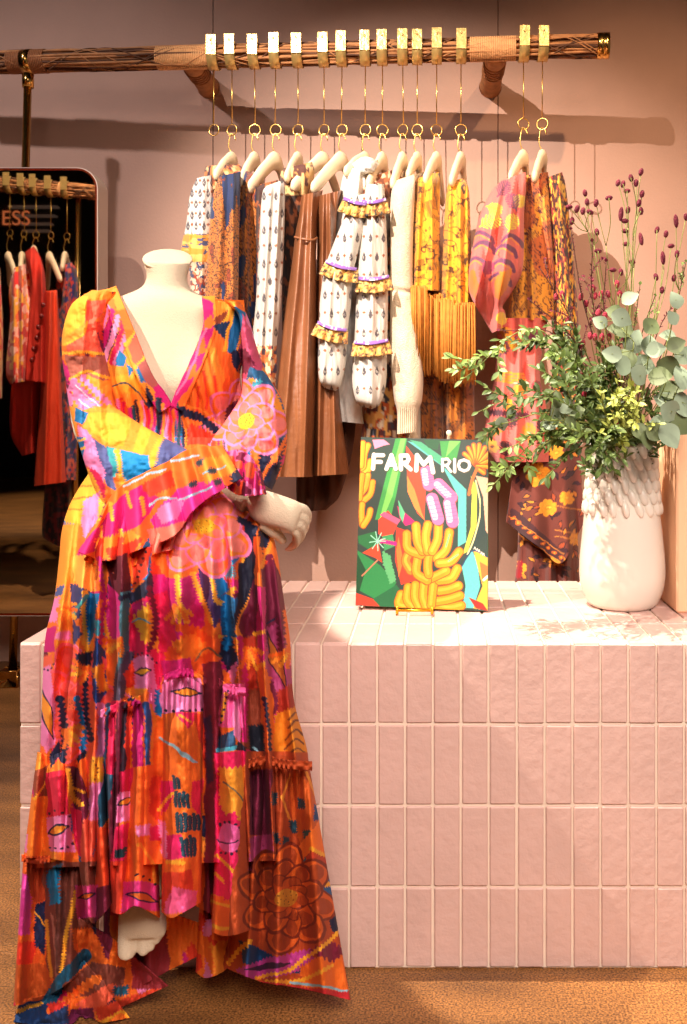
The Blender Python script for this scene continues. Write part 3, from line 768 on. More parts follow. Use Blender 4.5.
# 13 coral palm dress
cv = Canvas(460, 150, 600, 600, 4, (226, 112, 104)); cv.set_warp(1.5, .1)
for k in range(16):
    x, y = 474 + (k * 37) % 90, 180 + k * 18; cv.poly((214, 70, 60), [(x, y), (x + 5, y - 22), (x + 9, y - 4), (x + 4, y + 26)], 1.5)  # red slivers paint fold shading into the coral cloth
def palm(c, x, y, a, L, w=1.0, n=6):
    for k in range(n):
        t = (k + 1) / n; px, py = x + L * t * math.cos(a), y + L * t * math.sin(a)
        for s in (-1, 1):
            aa = a + s * 1.0; l = L * .42 * math.sin(PI * min(1, t * .8 + .15)) + 1
            cv.stroke(c, [(px, py), (px + l * math.cos(aa), py + l * math.sin(aa))], w)
    cv.stroke(c, [(x, y), (x + L * math.cos(a), y + L * math.sin(a))], w)
for (x, y, a, L, c) in [(486, 206, .3, 16, (236, 196, 60)), (512, 196, .5, 14, (236, 196, 60)), (480, 226, -.4, 20, (240, 206, 70)), (508, 232, -1.2, 18, (240, 206, 70)), (498, 196, -.9, 16, (120, 60, 90)), (516, 210, -1.9, 16, (120, 60, 90))]:
    palm(c, x, y, a, L, 1.5, 7)
for (x, y) in [(484, 246), (505, 250), (478, 262), (503, 264), (500, 278), (482, 236), (512, 240)]:
    cv.stroke((120, 66, 100), [(x - 9, y + 2), (x - 2, y - 4), (x + 8, y + 1), (x + 11, y + 7)], 4.2); cv.stroke((240, 150, 60), [(x - 9, y + 4), (x - 2, y - 1), (x + 7, y + 5)], 1.2)
for (x, y, a, L, c) in [(500, 356, -1.2, 14, (120, 60, 90)), (516, 352, -1.8, 14, (240, 190, 60)), (532, 346, -1.4, 14, (120, 60, 90)), (496, 436, -1.3, 16, (214, 130, 30)), (512, 430, -1.7, 15, (70, 34, 44)), (528, 442, -1.5, 18, (226, 150, 40)), (540, 432, -1.2, 15, (70, 34, 44)), (505, 458, -1.5, 16, (60, 30, 40)), (520, 398, -1.6, 14, (236, 170, 50)), (536, 396, -1.4, 14, (150, 50, 60)), (502, 326, -1.6, 12, (240, 190, 60)), (486, 276, -1.3, 14, (150, 60, 90))]:
    palm(c, x, y, a, L, 1.6, 7)
cv.poly((238, 140, 40), [(494, 285), (500, 272), (512, 268), (510, 282), (500, 300), (494, 298)], 1)
cv.poly((236, 120, 40), [(468, 272), (474, 268), (480, 286), (474, 300), (468, 290)], 1)
for y, x, r in [(332, 506, 6), (348, 500, 6), (404, 507, 6), (446, 492, 7), (470, 500, 7)]:
    cv.flower(x, y, r, (230, 150, 40), (240, 180, 60), (200, 90, 30), dark=(90, 40, 30))
for y in range(372, 384, 3): cv.stroke((226, 150, 40), [(494, y), (524, y + 2)], 2.2)
cv.poly((90, 40, 60), [(486, 410), (530, 412), (530, 418), (486, 416)], 2)
g = garment('dress', 'coral palm print dress with balloon sleeve, left one of the pair behind the greenery', 'dress', 505)
tube('sleeve', [(502, 180, 526, 172, 3.26, .05), (491, 192, 526, 188, 3.2, .07), (480, 215, 524, 214, 3.14, .1), (473, 245, 524, 245, 3.12, .11), (469, 270, 522, 272, 3.12, .11), (469, 290, 512, 292, 3.14, .09), (475, 305, 503, 306, 3.16, .06), (483, 318, 505, 312, 3.17, .045), (492, 333, 507, 326, 3.18, .04)], MP, g, cv,
     wr2([(498, -.22, 3.5, .04), (512, -.12, 5, .04), (484, -.25, 4, .04)], .02, 7), 140, 200)
tube('bodice', [(508, 178, 548, 172, 3.38, .06), (510, 200, 552, 200, 3.36, .1), (512, 260, 556, 260, 3.36, .12), (508, 320, 556, 320, 3.36, .12)], MP, g, botan((226, 158, 60), (84, 36, 50), (200, 110, 60), 60, .16, .09), wr2([(532, 0, 4, .03), (544, .1, 3, .03)], .02, 4), 90, 120)
tube('skirt', [(498, 318, 548, 318, 3.34, .10), (495, 372, 540, 372, 3.34, .12), (490, 400, 545, 400, 3.34, .13), (484, 440, 552, 440, 3.34, .14), (496, 462, 552, 462, 3.34, .13)], MP, g, cv, wr2([(505, -.04, 4, .04), (520, -.04, 4, .04), (536, 0, 5, .04)], .012, 8, y0=330), 110, 120)
# maxi dress lower
cw = Canvas(480, 420, 600, 600, 5, (112, 52, 42)); cw.set_warp(2, .12)
rn = random.Random(8)
for k in range(170):
    x, y = rn.uniform(482, 598), rn.uniform(420, 598); a = rn.uniform(0, 6)
    cw.eye((x, y), (x + 9 * math.cos(a), y + 9 * math.sin(a)), rn.uniform(1.5, 2.6), rn.choice([(60, 26, 40), (170, 74, 40), (214, 124, 40), (226, 140, 44)]), (30, 16, 26), .7)
for (x, y, r) in [(538, 474, 12), (556, 452, 8), (520, 568, 7), (548, 508, 9), (566, 498, 7), (512, 452, 8), (575, 540, 7), (556, 560, 6), (530, 596, 6)]:
    cw.flower(x, y, r, (236, 146, 34), (246, 170, 44), (226, 120, 30), (70, 40, 30), (240, 190, 60), n=8)
cw.poly((70, 34, 40), [(506, 522), (512, 508), (565, 552), (562, 563), (540, 553)]); 
for k in range(9):
    t = k / 8; cw.disc((206, 96, 30), 512 + 48 * t, 518 + 40 * t, 2.8, 2); cw.disc((240, 160, 50), 512 + 48 * t, 518 + 40 * t, 1.0)
for o_ in (-6, 6): cw.stroke((214, 130, 50), [(508, 521 + o_), (563, 560 + o_)], .9)
for y in (506, 530, 536): cw.stroke((214, 130, 50), [(555, y), (590, y + 5)], .9)
cw.poly((160, 30, 40), [(515, 562), (523, 560), (523, 578), (515, 578)], 2)
g = garment('dress', 'maroon maxi dress with yellow flowers and border, its hem hanging behind the vase', 'dress', 540, 440)
tube('skirt', [(512, 425, 568, 425, 3.46, .07), (515, 480, 572, 480, 3.46, .08), (518, 540, 578, 540, 3.46, .09), (513, 600, 580, 600, 3.46, .09)], MP, g, cw, wr2([(532, 0, 5, .03), (550, 0, 4, .04), (566, 0, 4, .04)], .02, 8, y0=430), 130, 200)
sheet('overskirt', [(519, 432), (540, 436), (562, 432), (580, 434)], [(506, 522), (540, 548), (562, 563), (583, 524)], MP, g, cw, lambda X, Y, u, v: 3.26 + .03 * np.sin(u * 16) * v + .02 * v + .06 * (2 * u - 1) ** 2, 110, 130)
# 14 dark gold
g = garment('dress', 'dark maroon dress flecked with gold, rightmost garment on the rail', 'dress', 560)
tube('body', [(546, 178, 562, 172, 3.36, .06), (548, 192, 566, 188, 3.36, .09), (550, 240, 572, 240, 3.36, .11), (552, 300, 577, 300, 3.36, .12), (552, 370, 581, 370, 3.38, .12), (548, 430, 583, 430, 3.4, .08)], MP, g, flecks([(92, 40, 40), (222, 140, 40), (50, 24, 30), (170, 60, 50), (244, 190, 70)], 66, .5, .22, (.56, .5, .62, .64)), wr2([(560, .08, 3, .04), (569, .06, 3, .03)], .015, 5), 90, 180)
# ================================================================== print of the long dress, drawn where each motif sits on the cloth
O_, G_, R_, P_, M_, B_, N_, Y_, W_c, C_c, T_, L_, K_, S_ = ((242, 112, 28), (246, 148, 42), (226, 56, 26), (240, 130, 190), (206, 16, 116), (0, 112, 176), (20, 26, 62), (248, 174, 44), (112, 16, 54), (240, 96, 70), (150, 62, 36), (84, 92, 150), (24, 66, 84), (70, 176, 206))
MR = (224, 18, 82); BR = (136, 66, 52); MV = (176, 62, 118); LB = (150, 200, 220)
dv = Canvas(8, 280, 362, 1030, 3, O_); dv.set_warp(3.0, .05)
q = dv.poly; st = dv.stroke
import copy
def snap():
    c = copy.copy(dv); c.im = dv.im.copy(); return c
# generic ground so that no stretch is plain
for k in range(420):
    x, y = RNG.uniform(10, 358), RNG.uniform(285, 1026); a = RNG.uniform(-.5, .5) + PI / 2; L = RNG.uniform(10, 30); w = RNG.uniform(4, 9)
    c = [O_, G_, R_, M_, N_, MR, W_c, P_, B_, M_][int(RNG.integers(10))]
    d_ = np.array([math.cos(a), math.sin(a)]) * L; n_ = np.array([-d_[1], d_[0]]) / L * w
    p = np.array([x, y]); q(c, [p - d_, p - d_ * .3 + n_, p + d_ * .5 + n_ * .8, p + d_, p + d_ * .4 - n_, p - d_ * .4 - n_ * .7], 2.0, 4)
# --- left shoulder, sleeve
q(G_, [(58, 290), (112, 286), (112, 300), (90, 302), (86, 330), (70, 345), (56, 345)]); q(Y_, [(66, 300), (88, 296), (82, 326), (64, 335)], .8)
q(C_c, [(86, 300), (108, 299), (104, 312), (94, 322), (104, 352), (66, 352), (66, 344), (84, 332)]); st(Y_, [(64, 343), (76, 339), (84, 333), (87, 322)], 2.6, .5)
st(Y_, [(64, 354), (84, 352), (106, 354)], 3, .5); q((176, 92, 74), [(66, 356), (106, 356), (112, 378), (70, 380)]); st(Y_, [(70, 379), (86, 371), (100, 373), (112, 378)], 2.6, .5)
q(G_, [(70, 381), (88, 374), (112, 380), (114, 412), (74, 412)]); 
for (a, b) in [((74, 382), (106, 412)), ((72, 388), (98, 414)), ((84, 378), (110, 404)), ((76, 396), (90, 414))]: st(P_, [a, b], 6, .5, 5)
for (a, b) in [((76, 385), (102, 408)), ((80, 398), (96, 414))]: st((250, 222, 240), [a, b], 1.3, .5)
q(G_, [(76, 410), (110, 404), (162, 436), (152, 462), (128, 456), (108, 446), (88, 436)]); q(Y_, [(86, 412), (118, 414), (132, 422), (128, 446), (112, 446), (92, 434)], 1)
q((246, 146, 40), [(132, 420), (141, 425), (130, 452), (122, 449)]); q(Y_, [(141, 426), (152, 432), (144, 456), (132, 452)]); q((246, 146, 40), [(152, 432), (162, 438), (153, 458), (145, 456)])
q(L_, [(160, 436), (190, 446), (178, 464), (150, 472), (154, 456)]); st(Y_, [(162, 438), (155, 452), (149, 474)], 5, .5)
q((0, 138, 206), [(116, 450), (150, 457), (150, 474), (128, 484), (116, 470)]); q((50, 160, 170), [(106, 446), (117, 450), (117, 476), (104, 474)]); q(L_, [(90, 438), (106, 448), (116, 482), (118, 492), (108, 486), (98, 462)])
st(Y_, [(116, 453), (119, 466), (126, 484)], 4.5, .5); q(P_, [(77, 424), (88, 432), (98, 452), (106, 472), (104, 482), (92, 478), (80, 462)], 1.2); q(MR, [(86, 464), (98, 470), (106, 486), (104, 500), (94, 490)], 1.6)
# --- left back drape
q(G_, [(54, 405), (76, 405), (76, 470), (56, 470)]); q(B_, [(76, 406), (88, 412), (82, 424), (74, 420)]); q(B_, [(66, 438), (82, 438), (86, 468), (64, 468)]); [st(Y_, [(66, y), (84, y - 4)], 2, .5) for y in (444, 452, 466)]
q(L_, [(66, 468), (78, 468), (84, 482), (66, 482)]); q(Y_, [(64, 484), (90, 466), (104, 502), (96, 524), (62, 522)], 2.2); [st(O_, [(66, y), (92, y - 4)], 1.4, .4) for y in (490, 500, 510)]
q(P_, [(84, 500), (100, 492), (96, 520), (84, 540), (80, 520)], 2)
dvL = snap()
# --- bodice left
q(G_, [(108, 340), (130, 335), (160, 372), (165, 412), (108, 430)]); q(Y_, [(112, 378), (136, 372), (146, 392), (118, 392)], 2)
for k, (a, b) in enumerate([((108, 308), (98, 352)), ((113, 312), (102, 356)), ((118, 318), (106, 360)), ((123, 324), (112, 362)), ((127, 332), (116, 362))]): st((P_, M_, (244, 150, 200), MR, P_)[k], [a, b], 4.6, .3, 4); st(N_, [(a[0] + 2.4, a[1] + 6), (b[0] + 2.4, b[1])], .8)
q(B_, [(119, 348), (127, 356), (124, 366), (116, 366)]); q(B_, [(135, 364), (142, 366), (147, 381), (141, 382)], 1); q(B_, [(126, 362), (133, 370), (130, 377)], 1)
st(K_, [(112, 386), (128, 383), (140, 392), (147, 404)], 1.4); q(N_, [(147, 382), (153, 396), (154, 412), (146, 414)], 1)
q(G_, [(108, 288), (124, 284), (140, 322), (130, 330), (118, 310)]); q(C_c, [(128, 346), (139, 335), (150, 356), (140, 368), (132, 360)]); q(O_, [(118, 312), (134, 304), (139, 330), (128, 342)])
st(Y_, [(126, 343), (134, 336), (141, 325)], 3.4, .6); st(Y_, [(136, 366), (144, 358), (150, 348)], 3.4, .6); q((176, 88, 84), [(138, 364), (152, 354), (166, 386), (156, 390), (144, 378)]); q(M_, [(154, 388), (164, 380), (176, 408), (166, 416), (156, 410)], 1)
# waist
for k in range(46):
    x = 108 + k * 2.9; c = [M_, R_, N_, O_, P_, K_, MR, G_][(k * 5) % 8]; st(c, [(x, 404 + 6 * math.sin(k)), (x + RNG.uniform(-3, 3), 450)], 3.4, .4)
# --- bodice right
q(O_, [(200, 296), (246, 300), (246, 420), (184, 430), (180, 400)]); q(G_, [(202, 296), (236, 300), (232, 318), (208, 320)]); q(T_, [(214, 318), (231, 306), (224, 326), (216, 328)], 1.2)
st(Y_, [(206, 322), (220, 326), (232, 306)], 3, .5); q((14, 44, 84), [(212, 326), (229, 320), (227, 340), (219, 332)], 1); q((0, 96, 150), [(235, 302), (246, 312), (241, 345), (238, 360), (228, 352), (231, 326)]); st(Y_, [(234, 304), (229, 330), (226, 352)], 2.6, .5); st(G_, [(243, 326), (236, 360)], 2.4, .5)
for (a, b) in [((211, 342), (222, 400)), ((206, 352), (212, 404)), ((216, 350), (226, 396))]: st(G_, [a, b], 4, .3)
for (a, b) in [((204, 372), (206, 410)), ((214, 376), (216, 412)), ((198, 388), (196, 414))]: st(R_, [a, b], 2.4, .3)
dv.disc((240, 96, 24), 231, 366, 7, 12); dv.disc((240, 96, 24), 230, 386, 8, 10); q(N_, [(232, 352), (240, 350), (240, 372), (234, 366)], 1.4); q(W_c, [(229, 396), (242, 384), (240, 420), (228, 424)], 1)
q(M_, [(200, 298), (213, 304), (214, 334), (200, 366), (182, 402), (172, 412), (170, 398), (188, 360), (202, 330)]); [q(O_, [(x, y), (x + 9, y - 8), (x + 11, y + 5), (x + 1, y + 11)], 1.4) for (x, y) in ((203, 322), (196, 346), (186, 370))]
st((240, 110, 170), [(206, 330), (196, 356), (178, 396)], 2.5, .4)
# right sleeve
q((206, 76, 116), [(242, 312), (264, 362), (262, 378), (246, 392), (240, 360)]); q(W_c, [(240, 348), (247, 350), (256, 362), (257, 370), (248, 374), (241, 372)], 2, 3)
q((30, 92, 140), [(252, 366), (264, 370), (284, 400), (290, 440), (270, 440), (258, 400), (246, 388)]); q(G_, [(250, 378), (262, 382), (264, 392), (258, 404), (250, 398)], 2.5, 3); q(S_, [(253, 384), (262, 380), (265, 390), (258, 396)], 2); q(G_, [(272, 396), (280, 394), (286, 412), (278, 416)], 2)
q(N_, [(262, 446), (276, 436), (286, 440), (276, 492), (258, 486)], 2.4, 4); st(O_, [(286, 436), (272, 462), (260, 480)], 3.5, .5); q(O_, [(270, 450), (284, 446), (276, 464)], 2.5)
dv.flower(246, 420, 42, P_, O_, (246, 120, 60), rot=.1, sq=.9)
dvS = snap()
# lower bodice
st(N_, [(184, 412), (200, 420), (222, 434)], 8, .25, 4); st(G_, [(186, 406), (204, 413), (224, 426)], 1.6); q(R_, [(190, 424), (216, 436), (206, 452), (186, 444)], 2); q(W_c, [(226, 406), (240, 398), (240, 425), (222, 436)], 1.6)
# --- cuff ruffle left
q(O_, [(100, 512), (126, 480), (190, 444), (240, 446), (236, 470), (160, 516), (100, 560)]); q(M_, [(96, 528), (118, 500), (140, 486), (160, 500), (142, 524), (96, 552), (74, 560)]); q((226, 40, 150), [(150, 520), (178, 488), (222, 478), (226, 492), (190, 520), (160, 540)], 1)
for (x, y) in [(110, 506), (128, 494), (100, 528), (142, 500), (122, 530)]: st(Y_, [(x, y), (x + 3, y + 14)], 3.4, .5)
q(R_, [(140, 486), (170, 470), (176, 484), (150, 500)], 2); q(G_, [(196, 462), (232, 452), (236, 472), (206, 486)], 2.5)
for p in [[(170, 462), (188, 458), (200, 456)], [(178, 500), (196, 494), (212, 488)], [(150, 506), (164, 500), (176, 498)], [(204, 474), (216, 470), (226, 466)], [(126, 486), (146, 476), (164, 470)]]: st(LB, p, 2, .4)
for (x, y) in [(208, 470), (188, 482), (214, 482), (196, 462)]: q(K_, [(x, y), (x + 8, y - 3), (x + 9, y + 4), (x + 1, y + 6)], 2.4, 2)
q(P_, [(156, 512), (172, 500), (186, 500), (176, 520), (160, 524)], 1.4); q((240, 130, 110), [(146, 530), (186, 522), (188, 552), (150, 552)], 1); q(G_, [(96, 540), (132, 530), (144, 544), (112, 562), (96, 556)], 2.4); q(R_, [(108, 548), (140, 540), (136, 556), (112, 566)], 1.5)
dvR = snap()
# --- skirt front, knee flower
q(M_, [(150, 575), (200, 572), (204, 625), (180, 650), (146, 650)]); q(MR, [(132, 600), (168, 590), (176, 640), (160, 690), (128, 690)])
q(O_, [(165, 560), (208, 556), (206, 572), (180, 580), (166, 576)])
st(Y_, [(178, 578), (180, 596), (186, 622)], 5, .5, 3); q((64, 34, 92), [(199, 568), (209, 568), (216, 590), (224, 612), (216, 628), (204, 604)], 1); st(Y_, [(195, 576), (201, 596), (212, 622)], 5, .5, 3)
q((234, 86, 20), [(164, 652), (182, 634), (170, 624), (196, 626), (214, 640), (224, 632), (222, 664), (196, 672), (168, 668)], 3, 6); q((246, 126, 30), [(168, 642), (196, 632), (214, 652), (186, 660)], 3, 5)
st((120, 90, 60), [(196, 660), (208, 648), (222, 656)], 2)
q(B_, [(213, 570), (222, 572), (230, 590), (221, 600), (214, 590)], 1); st(Y_, [(212, 572), (217, 598), (224, 604), (233, 588)], 4.6, .5, 3); q(S_, [(218, 562), (232, 558), (234, 578), (226, 578)], 3, 2); q((0, 86, 140), [(222, 608), (236, 596), (237, 638), (224, 640)]); st(Y_, [(222, 638), (237, 640)], 3, .5)
q((14, 18, 44), [(236, 566), (256, 548), (256, 592), (246, 616), (236, 628)]); st(G_, [(256, 584), (247, 604), (238, 632)], 4.5, .5, 3); q((0, 112, 190), [(228, 532), (242, 530), (240, 556), (232, 566)]); st(Y_, [(244, 540), (240, 564)], 3, .5); q(N_, [(244, 524), (258, 526), (256, 548), (246, 556)], 1)
q(W_c, [(256, 570), (276, 560), (292, 640), (262, 650), (244, 640), (240, 626)]); q(T_, [(238, 640), (262, 632), (262, 760), (240, 764)], 2); q((190, 50, 24), [(238, 640), (256, 636), (258, 690), (242, 690)], 2)
q(M_, [(257, 586), (265, 586), (267, 662), (258, 662)]); q(O_, [(254, 536), (262, 536), (262, 586), (255, 584)]); q(O_, [(258, 660), (268, 664), (280, 760), (264, 766)]); st(Y_, [(256, 634), (268, 632)], 3, .5); st(Y_, [(259, 668), (270, 660)], 4, .6)
q(N_, [(262, 530), (270, 528), (268, 548), (260, 548)], 1); st(G_, [(272, 540), (262, 566)], 4, .5); q(B_, [(264, 500), (276, 520), (270, 532), (258, 512)], 1)
q(MV, [(266, 630), (286, 620), (294, 690), (278, 696), (268, 670)], 2, 4); dv.eye((268, 632), (286, 690), 5, (200, 110, 40), (60, 20, 40)); q((170, 40, 22), [(276, 692), (296, 680), (300, 712), (278, 716)], 2); q((224, 134, 24), [(276, 716), (298, 704), (308, 740), (312, 768), (272, 768)], 2)
for k in range(5): st((110, 50, 20), [(282 + k * 2, 760 - k * 10), (296, 748 - k * 9), (304, 752 - k * 8)], 1.8)
st(N_, [(268, 624), (282, 616)], 2); q(O_, [(283, 610), (292, 612), (296, 660), (288, 650)], 1.5)
dv.flower(205, 526, 50, (244, 128, 184), (248, 132, 44), (250, 150, 60), rot=.5, sq=1.05)
q(L_, [(234, 494), (246, 490), (250, 500), (240, 504)], 1); st(Y_, [(246, 494), (256, 508), (264, 530)], 5, .5, 3); q(B_, [(250, 494), (262, 510), (268, 528), (256, 518)], 1); q(N_, [(238, 516), (252, 524), (250, 530), (236, 522)], 1)
# middle left of the skirt
q(G_, [(48, 525), (78, 522), (74, 600), (54, 600)]); q((250, 168, 66), [(72, 556), (98, 556), (96, 592), (80, 590), (69, 576)], 1); q(O_, [(98, 558), (112, 560), (106, 594), (96, 592)]); q(R_, [(92, 540), (126, 536), (120, 560), (98, 566)], 1.6)
q((50, 54, 108), [(70, 584), (92, 592), (86, 630), (72, 648)], 1); q(B_, [(88, 592), (99, 595), (94, 630), (84, 656)]); st(Y_, [(86, 594), (84, 618), (86, 652)], 4.6, .5, 3); q(O_, [(74, 622), (82, 618), (82, 636)], 1.5); st((60, 150, 150), [(88, 596), (72, 618)], 4)
q((96, 8, 36), [(106, 560), (128, 552), (132, 604), (116, 598)]); q((206, 30, 130), [(108, 582), (122, 598), (118, 650), (104, 644)]); q((70, 120, 140), [(121, 592), (131, 592), (130, 650), (118, 680), (114, 690), (118, 650)]); st(N_, [(122, 598), (130, 596)], 5, .4)
q(O_, [(98, 600), (108, 600), (104, 622), (95, 618)], 1.5); q(S_, [(95, 620), (106, 622), (103, 636), (94, 634)], 2, 2); st(Y_, [(104, 616), (107, 634), (112, 654)], 4.4, .5, 3); q((20, 60, 130), [(94, 636), (104, 638), (108, 690), (96, 712), (92, 660)]); q(O_, [(98, 640), (104, 636), (104, 650)], 1)
q(R_, [(132, 550), (152, 546), (148, 574), (132, 590)]); dv.dots((40, 10, 20), [(146, 552), (141, 568), (134, 584)], 6, 1.4); q((36, 40, 70), [(130, 596), (152, 572), (154, 594), (131, 606)], 1); q(M_, [(132, 606), (152, 600), (154, 616), (136, 620)])
q(Y_, [(134, 620), (150, 602), (156, 634), (160, 652), (144, 642)], 3.5, 4); st(S_, [(134, 622), (142, 620), (156, 626)], 1.6); q(G_, [(120, 690), (134, 668), (150, 690), (136, 700)], 2)
q(G_, [(60, 600), (72, 592), (74, 652), (58, 650)]); q(L_, [(57, 586), (64, 584), (63, 594), (55, 598)], 1.5); q(P_, [(50, 602), (62, 596), (58, 622), (48, 622)], 2); q(M_, [(38, 630), (57, 626), (56, 652), (38, 652)]); q(P_, [(58, 632), (72, 630), (72, 642), (56, 640)], 2, 2)
dv.flower(72, 704, 46, (246, 92, 110), (244, 78, 34), (230, 60, 40), eye=(236, 90, 50), rot=.9, sq=1.4)
q(N_, [(74, 654), (92, 650), (84, 668), (76, 682)], 1.5); q(P_, [(38, 662), (50, 662), (54, 690), (56, 742), (46, 752), (38, 740)], 1.5); q(C_c, [(38, 656), (52, 654), (52, 664), (38, 668)], 2, 2); dv.eye((41, 690), (54, 738), 5, G_, (30, 22, 60)); dv.dots(N_, [(40, 668), (50, 670), (53, 664)], 5, 1.2)
q((24, 60, 130), [(92, 650), (101, 650), (106, 694), (94, 714)]); q(G_, [(92, 668), (104, 664), (108, 690), (100, 694)], 2); q((80, 66, 92), [(114, 682), (126, 652), (136, 652), (124, 698), (112, 704)], 1.5); q(R_, [(124, 674), (138, 654), (140, 686), (128, 690)], 1.5)
q(P_, [(134, 660), (152, 656), (158, 690), (136, 690)], 1.6); dv.eye((135, 674), (152, 672), 3.5, Y_, N_); dv.dots(N_, [(134, 658), (146, 655), (156, 664)], 6, 1.2)
# below the left seam
for k, (c, x0, x1, w) in enumerate([((240, 96, 50), 92, 90, 8), (P_, 101, 98, 7), ((40, 84, 120), 108, 104, 5), (MR, 114, 108, 8), (W_c, 122, 114, 8), (R_, 130, 120, 7), ((50, 30, 50), 126, 118, 4), ((190, 14, 110), 138, 134, 10), ((30, 80, 150), 147, 147, 7), (G_, 152, 152, 3)]):
    st(c, [(x0, 706), ((x0 + x1) / 2 + 1, 750), (x1, 800)], w, .15, 7)
q(Y_, [(92, 758), (104, 756), (102, 784), (88, 782)], 1.6); dv.dots((120, 50, 20), [(94, 762), (98, 770), (94, 780)], 6, 1)
q(N_, [(50, 754), (60, 738), (62, 756), (52, 768)], 1)
for (c, P9, w) in [(N_, [(60, 700), (66, 730), (64, 760)], 7), (B_, [(78, 700), (84, 730), (82, 752)], 6), (M_, [(100, 560), (104, 600), (100, 640)], 4), (N_, [(88, 660), (86, 700), (90, 740)], 5), (W_c, [(150, 590), (156, 620), (150, 652)], 5), (M_, [(240, 640), (246, 680), (244, 740)], 5), (W_c, [(270, 560), (280, 610), (284, 660)], 7), (B_, [(228, 600), (230, 630), (228, 648)], 7), (N_, [(264, 700), (270, 730), (268, 756)], 4)]:
    st(c, P9, w, .5, 5)
for (x, y, a) in [(60, 610, .3), (88, 668, 2.6), (176, 606, 1.2), (246, 650, .8), (288, 650, 1.8), (66, 730, .6), (120, 640, 2.2)]:
    for k in range(5):
        aa = a + (k - 2) * .42; st((G_, O_, Y_)[k % 3], [(x, y), (x + 9 * math.cos(aa), y + 9 * math.sin(aa)), (x + 17 * math.cos(aa + .2), y + 17 * math.sin(aa + .2))], 4.2, .5, 3)
# middle tier
q((206, 24, 116), [(160, 662), (192, 656), (194, 682), (166, 684)]); q(P_, [(163, 682), (200, 676), (204, 712), (162, 714)]); dv.eye((172, 693), (200, 694), 4.5, G_, N_, 1.6); dv.dots(N_, [(166, 711), (184, 713), (202, 710)], 6, 1.6)
q((244, 110, 24), [(160, 715), (204, 713), (204, 800), (160, 800)]); q(MR, [(174, 714), (198, 714), (186, 730)], 1); q(R_, [(192, 716), (204, 714), (204, 770)], 1); st(LB, [(161, 740), (180, 750), (200, 770)], 2.6); st(G_, [(188, 722), (178, 716)], 2, .4)
q((120, 10, 40), [(202, 664), (222, 660), (220, 920), (206, 920)]); q((60, 20, 60), [(204, 720), (212, 716), (212, 780), (205, 786)], 1)
q((240, 90, 160), [(222, 684), (246, 682), (244, 728), (220, 728)]); st(Y_, [(226, 696), (224, 722)], 4, .5); dv.dots(N_, [(228, 692), (226, 706), (223, 724)], 6, 1.3); q((24, 70, 110), [(217, 736), (234, 730), (236, 748), (218, 750)], 1); st(S_, [(218, 749), (236, 748)], 4); q((236, 24, 96), [(214, 752), (250, 750), (252, 900), (214, 900)]); q(P_, [(234, 700), (242, 696), (240, 744), (234, 736)]); q((30, 26, 50), [(238, 742), (246, 748), (246, 752), (236, 750)])
q((14, 20, 40), [(248, 726), (264, 722), (262, 770), (249, 768)], 1.5); st(LB, [(252, 748), (260, 758)], 2, .5)
# left columns
q(T_, [(34, 770), (48, 764), (47, 802), (34, 802)]); q((244, 124, 30), [(30, 800), (48, 796), (50, 858), (28, 858)]); st(Y_, [(34, 800), (47, 782)], 2, .5); q((220, 22, 66), [(47, 772), (66, 770), (70, 818), (47, 816)]); q(P_, [(47, 818), (70, 814), (76, 852), (50, 852)], 1); dv.eye((49, 832), (70, 826), 4, G_, N_, 1.8); dv.dots((60, 20, 40), [(50, 814), (58, 810), (70, 816)], 4, 1.5); dv.dots(N_, [(50, 847), (62, 848), (74, 845)], 5, 1.5)
q(W_c, [(66, 766), (80, 768), (90, 806), (84, 826), (74, 806)]); st(Y_, [(68, 772), (74, 796), (82, 806)], 5, .5, 3); st(Y_, [(72, 786), (84, 792)], 3, .5); q(MR, [(70, 806), (82, 812), (84, 858), (78, 856)]); q(P_, [(90, 784), (102, 782), (100, 826), (88, 826)], 2); q(C_c, [(84, 820), (98, 822), (92, 862), (80, 862)], 1)
q((28, 84, 116), [(103, 774), (112, 774), (109, 816), (98, 830), (97, 822)]); q((240, 78, 30), [(97, 828), (114, 826), (112, 912), (88, 912)], 1); q(W_c, [(108, 800), (120, 790), (118, 900), (110, 900)]); q(MR, [(118, 770), (132, 766), (132, 792), (118, 792)], 1); q(P_, [(118, 792), (134, 790), (134, 818), (116, 822)], 1); dv.eye((117, 806), (134, 798), 3, G_, N_); q((226, 14, 90), [(115, 826), (132, 820), (130, 858), (112, 862)], 1); q(R_, [(112, 862), (132, 858), (126, 914), (108, 914)], 1.5); q(K_, [(116, 850), (128, 846), (126, 856), (116, 858)], 1)
q((246, 106, 30), [(132, 766), (163, 764), (163, 912), (124, 912)]); q(R_, [(150, 778), (163, 776), (163, 824), (150, 812)], 1.5); q(P_, [(137, 824), (151, 823), (151, 836), (138, 836)], 1.5); q(MR, [(151, 826), (163, 824), (163, 842), (151, 842)], 1); st(G_, [(140, 846), (152, 866), (158, 888)], 4, .3); q((236, 60, 150), [(124, 880), (160, 884), (166, 912), (122, 912)], 1); dv.eye((126, 894), (160, 902), 4, (224, 110, 40), (50, 20, 80), 1.6); dv.dots((40, 16, 40), [(138, 876), (150, 880), (160, 888)], 5, 1.3)
q((246, 112, 28), [(162, 764), (202, 764), (200, 912), (160, 912)]); q((222, 12, 100), [(161, 782), (176, 780), (174, 800), (163, 816)], 1); q((222, 12, 100), [(164, 836), (182, 832), (188, 856), (166, 862)], 1); q(P_, [(160, 820), (168, 822), (168, 858), (162, 858)], 2, 2.2); st(Y_, [(161, 810), (168, 800), (174, 794)], 3, .5); st(Y_, [(168, 862), (184, 862)], 4, .4)
q((236, 30, 80), [(190, 782), (202, 778), (200, 820), (192, 806)], 1)
